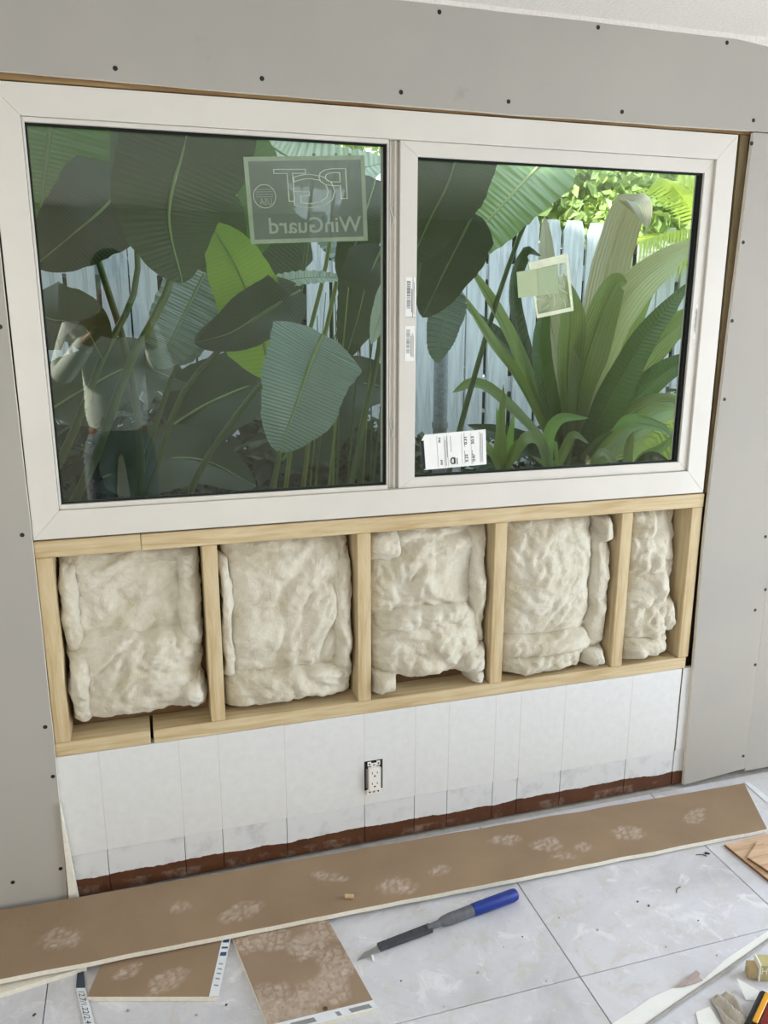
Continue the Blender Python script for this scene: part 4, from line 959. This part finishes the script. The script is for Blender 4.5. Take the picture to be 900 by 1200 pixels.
leaf(pb, [(252, 340, 1.2), (232, 370, 1.12), (218, 400, 1.1), (205, 428, 1.1)], 70, M['lf_blue_sheen'], face=(-.3, -1, .4), fold=.15, pleat=.05, npl=12, ns=64, nw=9)
leaf(pb, [(352, 340, .95), (310, 365, .9), (270, 390, .86), (228, 402, .86)], 70, M['lf_dark'], face=(.1, -1, .5), fold=.2, wave=.08, pleat=.012, ns=64, nw=9)
leaf(pb, [(300, 160, 1.6), (350, 190, 1.6), (400, 200, 1.6), (455, 190, 1.6)], 80, M['lf_pale_sheen'], face=(0, -1, .6), fold=.2, pleat=.08, npl=14, ns=64, nw=9)
leaf(pb, [(250, 150, 1.4), (290, 190, 1.35), (310, 240, 1.3), (300, 300, 1.3)], 70, M['lf_mid'], face=(0, -1, .2), fold=.2, pleat=.03, ns=64, nw=9)
leaf(pb, [(340, 250, 1.9), (300, 300, 1.85), (260, 350, 1.8), (215, 380, 1.8)], 120, M['lf_dark'], face=(.1, -1, .4), fold=.2, wave=.08, ns=64, nw=9)
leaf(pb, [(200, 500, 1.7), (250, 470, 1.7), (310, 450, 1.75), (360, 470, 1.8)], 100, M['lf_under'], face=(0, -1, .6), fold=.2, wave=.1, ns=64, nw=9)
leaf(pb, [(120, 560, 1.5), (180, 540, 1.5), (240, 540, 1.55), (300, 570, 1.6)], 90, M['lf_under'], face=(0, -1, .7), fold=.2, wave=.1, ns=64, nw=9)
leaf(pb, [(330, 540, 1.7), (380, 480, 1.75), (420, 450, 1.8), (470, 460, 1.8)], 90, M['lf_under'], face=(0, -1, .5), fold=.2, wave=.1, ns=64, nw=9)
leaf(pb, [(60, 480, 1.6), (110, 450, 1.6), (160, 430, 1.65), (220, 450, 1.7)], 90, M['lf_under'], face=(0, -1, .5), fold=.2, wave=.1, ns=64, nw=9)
stalk(pb, [(150, 640, .95), (180, 560, .92), (215, 460, .9), (285, 385, .88), (350, 342, .95)], .013, .007)
stalk(pb, [(200, 660, 1.05), (230, 560, 1.0), (290, 470, 1.0), (318, 440, 1.0)], .014, .009)
stalk(pb, [(150, 640, 1.1), (170, 540, 1.1), (205, 430, 1.1), (240, 325, 1.1)], .013, .008)
pc = empty('paddle_leaf_plant', (.15, 1.0, GZ), 'paddle-leaved plant with a large glossy leaf coloured with blue-grey sky sheen near the meeting rail', 'plant')
leaf(pc, [(378, 392, .62), (362, 430, .58), (345, 480, .56), (326, 530, .56)], 118, M['lf_blue_sheen'], face=(.25, -1, .55), fold=.18, pleat=.012, npl=40, wave=.05, ns=64, nw=9)
leaf(pc, [(312, 338, 1.0), (340, 328, .98), (375, 325, .98), (412, 326, 1.0)], 26, M['lf_pale_sheen'], face=(0, -.7, .7), fold=.1, pleat=.1, npl=12, ns=64, nw=9)
leaf(pc, [(440, 210, 1.1), (428, 250, 1.0), (415, 290, .98), (400, 330, .98)], 62, M['lf_dark'], face=(-.1, -1, .2), fold=.2, pleat=.02, wave=.06, ns=64, nw=9)
leaf(pc, [(448, 290, .9), (430, 330, .85), (420, 370, .82), (405, 420, .82)], 70, M['lf_dark'], face=(-.2, -1, .2), fold=.2, wave=.08, ns=64, nw=9)
leaf(pc, [(462, 330, .7), (452, 350, .68), (444, 375, .66), (436, 402, .66)], 26, M['lf_pale_sheen'], face=(-.3, -1, .2), fold=.2, ns=64, nw=9)
leaf(pc, [(390, 270, 1.4), (400, 290, 1.35), (410, 300, 1.3), (440, 305, 1.3)], 50, M['lf_blue_sheen'], face=(0, -1, .5), fold=.1, pleat=.06, npl=16, ns=64, nw=9)
for k, (x0, x1, Y) in enumerate(((352, 384, 1.2), (338, 358, 1.3), (372, 400, 1.15))):
    stalk(pc, [(x0-25, 640, Y), (x0, 440, Y), (x1, 300, Y), (x1+10, 180, Y)], .010, .007, M['cane'] if k != 1 else M['stalk'])
stalk(pc, [(300, 660, .6), (322, 560, .58), (328, 528, .56)], .011, .008)
stalk(pc, [(395, 650, .75), (425, 500, .8), (445, 400, .85), (452, 280, .9)], .012, .008)
# slender canes near the meeting rail, each its own clump
cg = empty('cane_clump', (.33, 1.15, GZ), 'clump of slender upright green and yellow canes near the meeting rail', 'plant')
rr = random.Random(12)
for k in range(17):
    x = 362+k*5.6+rr.uniform(-4, 4); Y = rr.uniform(.75, 1.5); lean = rr.uniform(-8, 34)
    stalk(cg, [(x-6, 650, Y), (x+lean*.4, 500, Y), (x+lean, rr.uniform(330, 420), Y)], rr.uniform(.003, .0075), .002, M['cane'] if k % 3 == 0 else M['stalk'], 'cane')
# ---- leaves in the right pane
pd = empty('paddle_leaf_plant', (.55, 1.05, GZ), 'paddle-leaved plant with a ribbed leaf hanging beside the sliding sash', 'plant')
leaf(pd, [(545, 150, .70), (527, 210, .68), (505, 255, .66), (480, 310, .66)], 100, M['lf_dark'], face=(-.1, -1, .25), fold=.2, pleat=.012, npl=30, ns=64, nw=9)
leaf(pd, [(660, 165, 1.1), (612, 215, 1.0), (570, 260, .95), (523, 302, .95)], 92, M['lf_rib'], face=(.15, -1, .7), fold=.12, pleat=.07, npl=14, nw=10, ns=60, ribm=M['rib_pale'])
leaf(pd, [(555, 250, .8), (535, 290, .78), (515, 330, .76), (495, 372, .76)], 75, M['lf_dark'], face=(-.1, -1, .2), fold=.2, wave=.08, ns=64, nw=9)
leaf(pd, [(530, 330, 1.0), (522, 370, .96), (515, 400, .94), (512, 425, .94)], 44, M['lf_blue_sheen'], face=(0, -1, .55), fold=.1, pleat=.08, npl=14, ns=64, nw=9)
leaf(pd, [(610, 190, 1.4), (575, 200, 1.35), (540, 195, 1.3), (505, 180, 1.3)], 60, M['lf_pale_sheen'], face=(0, -1, .5), fold=.15, pleat=.06, npl=14, ns=64, nw=9)
stalk(pd, [(470, 660, .8), (478, 480, .75), (492, 300, .7), (540, 150, .7)], .013, .009)
stalk(pd, [(500, 660, 1.0), (545, 480, 1.05), (600, 300, 1.1), (662, 160, 1.1)], .013, .008)
pi = empty('garden_pipe', tuple(Vector((at(517, 505, 1.6).x, 1.6, GZ))), 'weathered grey upright pipe behind the rating label', 'pipe')
a = at(517, 420, 1.6)
MB().tube([(a.x, 1.6, GZ), (a.x, 1.6, 1.9)], .034, 16).build('pipe_tube', M['pipe'], pi, True)
zc = at(517, 498, 1.6).z; MB().tube([(a.x, 1.6, zc-.015), (a.x, 1.6, zc+.015)], .039, 16).build('pipe_coupling', M['pipe'], pi)

# ---- big strap-leaved lily
CB = [(668, 545), (640, 540), (700, 545), (720, 545)]
cb = at(672, 560, 1.35)
pe_ = empty('strap_leaf_lily', (cb.x, cb.y, GZ), 'large lily with broad upright strap leaves flushed purple in front of the fence', 'plant')
Y0 = 1.35
# trunk of the lily
MB().tube([(cb.x, cb.y, GZ), (cb.x, cb.y, cb.z-.1), (cb.x, cb.y, cb.z+.12)], [.10, .085, .05], 12).build('stem', M['stalk'], pe_, True)
def st_(pts, w_, m, **kw):
    d = dict(prof='strap', face=(0, -1, .35), fold=.30, rib=True, ns=30, nw=7, wave=.16); d.update(kw)
    return leaf(pe_, pts, w_, m, **d)
st_([(672, 545, 1.35), (690, 430, 1.2), (708, 330, 1.15), (733, 248, 1.15), (748, 240, 1.08), (758, 268, 1.02)], 50, M['lf_purple'], ribm=M['rib_pale'], prof='long')
st_([(668, 545, 1.35), (690, 430, 1.1), (742, 340, 1.0), (822, 278, 1.0)], 54, M['lf_stripe'], ribm=M['rib_pale'], prof='long', face=(-.3, -1, .5))
st_([(665, 545, 1.35), (655, 440, 1.25), (642, 350, 1.3), (638, 252, 1.4)], 40, M['lf_purple'], prof='long')
st_([(670, 545, 1.35), (710, 440, 1.3), (745, 350, 1.3), (782, 288, 1.35)], 48, M['lf_strap'], face=(-.4, -1, .3))
st_([(660, 545, 1.35), (615, 440, 1.2), (585, 370, 1.1), (545, 305, 1.1)], 30, M['lf_strap'], face=(.3, -1, .5))
st_([(660, 545, 1.35), (622, 440, 1.25), (600, 350, 1.2), (613, 300, 1.2), (634, 300, 1.15)], 30, M['lf_dark'], face=(.6, -1, .2), prof='strap')
st_([(658, 545, 1.35), (610, 450, 1.1), (575, 400, 1.0), (535, 335, 1.0)], 26, M['lf_strap'], face=(.3, -1, .6))
st_([(675, 545, 1.35), (730, 450, 1.2), (790, 385, 1.1), (850, 345, 1.1)], 40, M['lf_strap'], face=(-.3, -1, .7))
st_([(676, 545, 1.35), (740, 470, 1.15), (790, 430, 1.05), (850, 415, 1.05)], 36, M['lf_mid'], face=(-.3, -1, .8))
st_([(678, 545, 1.35), (735, 490, 1.1), (780, 470, 1.0), (830, 490, 1.0)], 28, M['lf_strap'], face=(-.2, -1, .9))
st_([(670, 545, 1.35), (680, 450, 1.05), (700, 380, 1.0), (720, 335, 1.0), (735, 330, .98)], 46, M['lf_strap'], face=(-.1, -1, .4))
st_([(668, 545, 1.35), (665, 440, 1.05), (668, 370, 1.0), (660, 320, 1.05)], 44, M['lf_strap'])
st_([(664, 545, 1.35), (640, 460, 1.05), (632, 400, 1.0), (640, 350, 1.0)], 38, M['lf_mid'], face=(.2, -1, .3))
st_([(674, 545, 1.35), (720, 460, 1.0), (760, 390, .95), (808, 330, 1.0)], 40, M['lf_mid'], face=(-.3, -1, .4))
st_([(676, 545, 1.35), (725, 500, .95), (770, 500, .85), (795, 520, .85)], 22, M['lf_fresh'], face=(-.2, -1, .9))
st_([(660, 545, 1.35), (600, 480, 1.3), (560, 450, 1.3), (530, 460, 1.3)], 22, M['lf_strap'], face=(.2, -1, .9))
for k in range(11):
    a = rr.uniform(-1.25, 1.25); L = rr.uniform(90, 230); x = 668+math.sin(a)*L; y = 540-math.cos(a)*L
    st_([(668, 560, 1.45), (668+math.sin(a)*L*.45, 545-math.cos(a)*L*.62, 1.5), (x, y, 1.5+rr.uniform(0, .3))], rr.uniform(26, 40), M['lf_dark'] if k % 2 else M['lf_strap'], face=(rr.uniform(-.4, .4), -1, .4), rib=False)
# ---- young strap plants low down
def young(x, y, label, leaves, Y):
    b = at(x, y, Y); e = empty('young_strap_plant', (b.x, b.y, GZ), label, 'plant')
    stalk(e, [Vector((b.x, b.y, GZ)), Vector((b.x, b.y, (b.z+GZ)/2)), Vector((b.x, b.y, b.z+.03))], .02, .014, M['stalk'], 'stem')
    for pts, w_, m in leaves: leaf(e, [(x, y, Y)]+pts, w_, m, prof='strap', face=(0, -1, .6), fold=.3, ns=16, nw=4, rib=False)
young(588, 560, 'young plant with short upright pale leaves beside the rating label', [([(586, 510, .8), (582, 478, .8)], 15, M['lf_fresh']), ([(596, 520, .8), (602, 484, .78)], 12, M['lf_fresh']), ([(575, 530, .78), (550, 512, .75), (530, 530, .72)], 14, M['lf_strap']), ([(605, 525, .78), (628, 512, .75), (640, 530, .75)], 14, M['lf_strap']), ([(585, 530, .75), (590, 450, .8)], 18, M['lf_strap'])], .8)
young(645, 560, 'young plant with arching pale leaf tips below the plastic pouch', [([(640, 520, .72), (655, 492, .7), (690, 490, .68)], 18, M['lf_fresh']), ([(632, 520, .7), (615, 515, .66), (600, 545, .64)], 20, M['lf_strap']), ([(645, 530, .66), (650, 520, .62), (654, 555, .6)], 9, M['lf_fresh']), ([(660, 530, .75), (672, 510, .75), (690, 520, .75)], 14, M['lf_strap'])], .75)
young(735, 570, 'young plant with low spreading leaves below the big lily', [([(720, 545, .7), (705, 530, .66), (690, 548, .64)], 14, M['lf_strap']), ([(750, 540, .7), (775, 525, .68), (800, 500, .66)], 14, M['lf_fresh']), ([(735, 530, .7), (742, 505, .7)], 16, M['lf_strap']), ([(745, 550, .66), (765, 535, .62), (790, 545, .6)], 16, M['lf_dark'])], .75)

# ---- foliage masses
def foliage(parent, blobs, n, size, m, seed, name='foliage'):
    rs = random.Random(seed); V = []; F = []; uv = []
    for _ in range(n):
        c, r = rs.choice(blobs); c = Vector(c)
        d = Vector((rs.gauss(0, 1), rs.gauss(0, 1), rs.gauss(0, 1))).normalized()*(rs.random()**.4)
        p = c+Vector((d.x*r[0], d.y*r[1], d.z*r[2]))
        if p.z < GZ+.02: continue
        nrm = (d*.6+Vector((rs.uniform(-1, 1), rs.uniform(-1, 1), rs.uniform(0, 1)))).normalized()
        t = nrm.orthogonal().normalized(); t = Matrix.Rotation(rs.uniform(0, 6.28), 3, nrm) @ t; b_ = nrm.cross(t); s = size*rs.uniform(.6, 1.4)
        i = len(V)
        V += [p-t*s, p+b_*s*.55-t*s*.2+nrm*s*.1, p+t*s, p-b_*s*.55-t*s*.2+nrm*s*.1]; uv += [(.5, 0), (1, .5), (.5, 1), (0, .5)]
        F += [(i, i+1, i+2), (i, i+2, i+3)]
    o = mesh(name, V, F, m, parent, False, uv); o['kind'] = 'stuff'; return o
def tree(name, label, cat, x, y, h, blobs, n, size, m, seed, group=None, tr=.07):
    e = empty(name, (x, y, GZ), label, cat, group)
    MB().tube([(x, y, GZ), (x+.05, y, GZ+h*.5), (x-.04, y+.05, GZ+h)], [tr, tr*.8, tr*.4], 10).build('trunk', M['bark'], e, True)
    foliage(e, blobs, n, size, m, seed); return e
tree('vine_shrub', 'leafy green vine mass tumbling over the fence top', 'shrub', 2.5, 3.0, 2.4, [((2.2, 2.95, 2.35), (.55, .35, .42)), ((2.75, 3.0, 2.4), (.55, .4, .45)), ((1.75, 3.0, 2.4), (.35, .3, .35)), ((2.45, 2.75, 2.1), (.35, .2, .2)), ((3.4, 3.3, 2.5), (.5, .35, .5))], 9500, .042, M['lf_vine'], 1)
tree('garden_tree', 'tree coloured in sunlit yellow-green rising behind the vine mass', 'tree', 3.6, 4.6, 3.2, [((3.3, 4.6, 3.2), (.9, .7, .8)), ((4.3, 4.7, 3.0), (.9, .7, .9)), ((2.6, 4.9, 3.5), (.8, .7, .7)), ((3.8, 4.4, 2.4), (.9, .5, .6))], 9000, .065, M['lf_tree_sunlit'], 2)
tree('garden_tree', 'taller green tree behind the fence above the big paddle leaves', 'tree', .2, 5.6, 3.4, [((0, 5.6, 3.3), (1.3, .8, .9)), ((-1.6, 5.8, 3.2), (1.2, .8, .9)), ((.9, 5.7, 3.4), (.75, .7, .8)), ((-.6, 5.4, 2.5), (1.4, .6, .6))], 9000, .075, M['lf_tree'], 3)
tree('garden_tree', 'broad green tree far behind the palm fronds', 'tree', 6.2, 7.6, 3.6, [((5.6, 7.6, 3.2), (1.3, .8, 1.2)), ((7.2, 7.6, 3.3), (1.2, .8, 1.2)), ((4.2, 7.7, 4.0), (1.6, .8, 1.0)), ((2.4, 7.7, 4.2), (1.8, .8, 1.0))], 9000, .09, M['lf_tree'], 4, tr=.1)
tree('garden_shrub', 'low shrub added to darken the lower fence behind the left pane', 'shrub', -.6, 2.1, .7, [((-1.2, 2.1, .5), (.5, .3, .6)), ((-.6, 2.1, .55), (.5, .3, .6)), ((0, 2.15, .5), (.5, .3, .55)), ((.55, 2.2, .5), (.45, .3, .5))], 5200, .075, M['lf_under'], 5, tr=.03)  # enlarged dark foliage, added to darken the lower left of the fence
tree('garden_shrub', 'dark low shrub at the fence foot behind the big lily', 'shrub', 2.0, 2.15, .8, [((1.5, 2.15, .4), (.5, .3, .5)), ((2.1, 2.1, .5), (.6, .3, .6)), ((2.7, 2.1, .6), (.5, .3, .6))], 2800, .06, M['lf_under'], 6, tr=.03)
tree('garden_tree', 'added tree with a crown above the view shading the big paddle leaves', 'tree', -2.1, 1.2, 3.0, [((-1.7, 1.05, 3.05), (1.0, .55, .42)), ((-.5, 1.05, 3.05), (.9, .55, .40)), ((-2.5, 1.1, 2.9), (.7, .6, .5))], 8000, .08, M['lf_tree'], 8, tr=.08)  # crown out of view, added to shade the left garden
tree('backdrop_hedge', 'added dark hedge backdrop closing the gaps behind the fence boards', 'shrub', 1.0, 3.3, 1.2, [((x_, 3.25, z_), (.6, .22, .55)) for x_ in (-2.5, -1.6, -.7, .2, 1.1, 2.0, 2.9, 3.8, 4.7) for z_ in (.3, 1.1, 1.6)], 9000, .11, M['lf_under'], 9, tr=.04)  # dark backdrop added to keep bright sky out of the picket gaps
tree('sun_block_hedge', 'added unseen side hedge blocking low sun from the garden', 'tree', -4.4, 2.0, 3.6, [((-4.4, y_, z_), (.4, .7, .6)) for y_ in (.1, .9, 1.7, 2.5, 3.3) for z_ in (.4, 1.3, 2.2, 3.0, 3.75)], 20000, .13, M['lf_under'], 10, tr=.09)  # out of view, added to keep sun off near plants and fence
# ---- palm
def palm(label, x, y, z, fronds, group=None):
    e = empty('palm', (x, y, GZ), label, 'palm')
    MB().tube([(x, y, GZ), (x, y, z)], [.06, .045], 10).build('trunk', M['bark'], e, True)
    for (dx, dy, dz, drop) in fronds:
        o_ = Vector((x, y, z)); C = [o_+Vector((dx*t, dy*t, dz*t-drop*t*t)) for t in [k/16 for k in range(17)]]
        f = MB().tube(C, [.009*(1-.8*k/16) for k in range(17)], 6).build('frond', M['lf_palm'] if False else M['rib_pale'], e, True)
        V = []; F = []; uv = []
        for k in range(2, 17):
            t = (C[k]-C[k-1]).normalized(); s_ = t.cross(Vector((0, 0, 1))).normalized(); L = .36*(1-(k/17-.4)**2*1.5)
            for sg in (-1, 1):
                for q in (0, .5):
                    p = C[k-1]+(C[k]-C[k-1])*q; d1 = (s_*sg*.8+t*.6).normalized(); i = len(V)
                    V += [p-t*.008, p+d1*L*.5+Vector((0, 0, .02))-t*.012, p+d1*L-Vector((0, 0, .10)), p+d1*L*.5+Vector((0, 0, .02))+t*.012, p+t*.008]; uv += [(.5, .5)]*5
                    F += [(i, i+1, i+3, i+4), (i+1, i+2, i+3)]
        mesh('leaflets', V, F, M['lf_palm'], f, False, uv)['kind'] = 'stuff'
    return e
palm('yellow-green feather palm behind the fence at the far right of the garden', 3.05, 2.42, 1.72, [(-.75, -.0, .75, .55), (-.6, -.1, 1.0, .45), (-.25, -.1, 1.05, .4), (.5, -.2, .9, .5), (.9, 0, .6, .6), (-.85, .05, .45, .5), (.2, .1, 1.1, .5)])
palm('small feather palm low beside the big lily', 2.1, 1.7, .85, [(-.4, -.2, .45, .5), (.3, -.3, .5, .4), (.5, 0, .4, .5), (-.2, -.4, .35, .5), (.1, .2, .6, .4), (.5, -.3, .15, .4)])

# ================================================================ THE PHOTOGRAPHER (seen as a reflection in the left pane)
def skin_body(name, V, E, R_, m, parent, root=0, sub=2):
    me = bpy.data.meshes.new(name); pl = wloc(parent) if parent else Vector((0, 0, 0))
    me.from_pydata([Vector(v)-pl for v in V], E, []); o = bpy.data.objects.new(name, me); COL.objects.link(o); o.parent = parent
    md = o.modifiers.new('skin', 'SKIN'); md.use_smooth_shade = True
    for i, r in enumerate(R_):
        me.skin_vertices[0].data[i].radius = r if hasattr(r, '__len__') else (r, r); me.skin_vertices[0].data[i].use_root = (i == root)
    s_ = o.modifiers.new('sub', 'SUBSURF'); s_.levels = sub; s_.render_levels = sub
    dg = bpy.context.evaluated_depsgraph_get(); ev = o.evaluated_get(dg); m2 = bpy.data.meshes.new_from_object(ev)
    o.modifiers.clear(); o.data = m2; m2.materials.clear(); m2.materials.append(m)
    for p in m2.polygons: p.use_smooth = True
    return o
px_, py_ = -0.74, -2.42
per = empty('person', (px_, py_, 0), 'person in white long sleeves and grey jeans holding up a phone', 'person')
# body: one skinned surface (pelvis, legs, torso, neck, head, arms)
BV = [(px_, py_, .96), (px_, py_, 1.10), (px_, py_+.01, 1.26), (px_, py_, 1.43), (px_, py_+.01, 1.52), (px_+.02, py_+.03, 1.60), (px_+.02, py_+.04, 1.70), (px_+.02, py_+.03, 1.77),
      (px_-.10, py_, .88), (px_-.11, py_+.02, .50), (px_-.11, py_-.01, .10), (px_-.11, py_+.13, .045),
      (px_+.10, py_, .88), (px_+.11, py_+.02, .50), (px_+.12, py_-.01, .10), (px_+.12, py_+.13, .045),
      (px_-.19, py_, 1.43), (px_-.26, py_+.07, 1.20), (px_-.10, py_+.27, 1.40), (px_-.035, py_+.315, 1.455),
      (px_+.19, py_, 1.43), (px_+.25, py_+.08, 1.21), (px_+.19, py_+.27, 1.38), (px_+.185, py_+.315, 1.455)]
BE = [(0, 1), (1, 2), (2, 3), (3, 4), (4, 5), (5, 6), (6, 7), (0, 8), (8, 9), (9, 10), (10, 11), (0, 12), (12, 13), (13, 14), (14, 15), (3, 16), (16, 17), (17, 18), (18, 19), (3, 20), (20, 21), (21, 22), (22, 23)]
BR = [(.10, .075), (.115, .08), (.15, .105), (.13, .09), .055, (.07, .085), (.078, .095), (.06, .075), .065, .05, .04, .038, .065, .05, .04, .038, .06, .045, .032, .026, .06, .045, .032, .026]
body = skin_body('body', BV, BE, BR, M['skin'], per)
# clothes as slightly larger shells
SV = [(px_, py_, .86), BV[1], BV[2], BV[3], BV[16], BV[17], BV[18], BV[20], BV[21], BV[22]]
SE = [(0, 1), (1, 2), (2, 3), (3, 4), (4, 5), (5, 6), (3, 7), (7, 8), (8, 9)]
SR = [(.185, .135), (.168, .122), (.17, .125), (.14, .10), .075, .062, .045, .075, .062, .045]
skin_body('shirt', SV, SE, SR, M['shirt'], per)
JV = [(px_, py_, 1.02), (px_, py_, .90), BV[8], BV[9], (px_-.11, py_, .12), BV[12], BV[13], (px_+.12, py_, .12)]
skin_body('jeans', JV, [(0, 1), (1, 2), (2, 3), (3, 4), (1, 5), (5, 6), (6, 7)], [(.182, .128), (.172, .124), .104, .075, .065, .10, .075, .065], M['jeans'], per)
for s_ in (-.11, .12):
    MB().tube([(px_+s_, py_-.06, .05), (px_+s_, py_+.02, .055), (px_+s_, py_+.14, .045), (px_+s_, py_+.19, .035)], [.035, .048, .046, .028], 12, flat=.8).build('shoe', M['shoe'], per, True)
hb = bmesh.new(); bmesh.ops.create_uvsphere(hb, u_segments=18, v_segments=12, radius=1)
for v in hb.verts: v.co = Vector((v.co.x*.098+px_+.02, v.co.y*.115+py_+.015, v.co.z*.105+1.735+(-.05 if v.co.y < -.2 and v.co.z < 0 else 0)))
hb.verts.index_update(); o = MB().add([v.co.copy() for v in hb.verts], [[v.index for v in f.verts] for f in hb.faces]).build('hair', M['hair'], per, True); hb.free()
hx, hy = px_+.02, py_+.03
for sx in (-.032, .032): MB().tube([(hx+sx, hy+.098, 1.675), (hx+sx, hy+.108, 1.675)], [.012, .006], 8).build('eye', M['ink'], per)
MB().tube([(hx, hy+.095, 1.675), (hx, hy+.122, 1.640), (hx, hy+.10, 1.632)], [.008, .014, .009], 8).build('nose', M['skin'], per, True)
MB().tube([(hx-.024, hy+.093, 1.605), (hx, hy+.102, 1.603), (hx+.024, hy+.093, 1.605)], [.004, .007, .004], 6).build('mouth', M['red'], per)
for sx in (-.085, .085): MB().tube([(hx+sx, hy, 1.70), (hx+sx*1.1, hy-.01, 1.67), (hx+sx, hy, 1.635)], [.010, .016, .008], 8).build('ear', M['skin'], per, True)
# hands holding the phone by its edges
phx, phy, phz = CAM.x, CAM.y-.022, CAM.z-.045
ph = empty('phone', (phx, phy, phz-.075), 'dark smartphone held up in both hands by the person', 'phone')
MB().box(phx-.037, phx+.037, phy-.004, phy+.004, phz-.075, phz+.075, .003).build('phone_body', M['black'], ph)
MB().box(phx-.034, phx+.034, phy-.0046, phy-.0040, phz-.071, phz+.071).build('screen', M['navy'], ph)
for sg, wv in ((-1, Vector(BV[19])), (1, Vector(BV[23]))):
    palm_ = Vector((phx+sg*.062, phy-.03, phz-.06)); HV = [wv, palm_]; HE = [(0, 1)]; HR = [.026, (.032, .02)]
    for k in range(4):
        z = phz-.060+k*.020; b0 = len(HV)
        HV += [Vector((phx+sg*.058, phy-.012, z)), Vector((phx+sg*.047, phy+.006, z+.003)), Vector((phx+sg*.038, phy+.0135, z+.004))]; HR += [.0095, .009, .0075]
        HE += [(1, b0), (b0, b0+1), (b0+1, b0+2)]
    b0 = len(HV); HV += [Vector((phx+sg*.050, phy-.026, phz-.035)), Vector((phx+sg*.036, phy-.016, phz-.012)), Vector((phx+sg*.028, phy-.0145, phz+.004))]; HR += [.013, .0105, .009]; HE += [(1, b0), (b0, b0+1), (b0+1, b0+2)]
    skin_body('hand', HV, HE, HR, M['skin'], per, 1, 1)
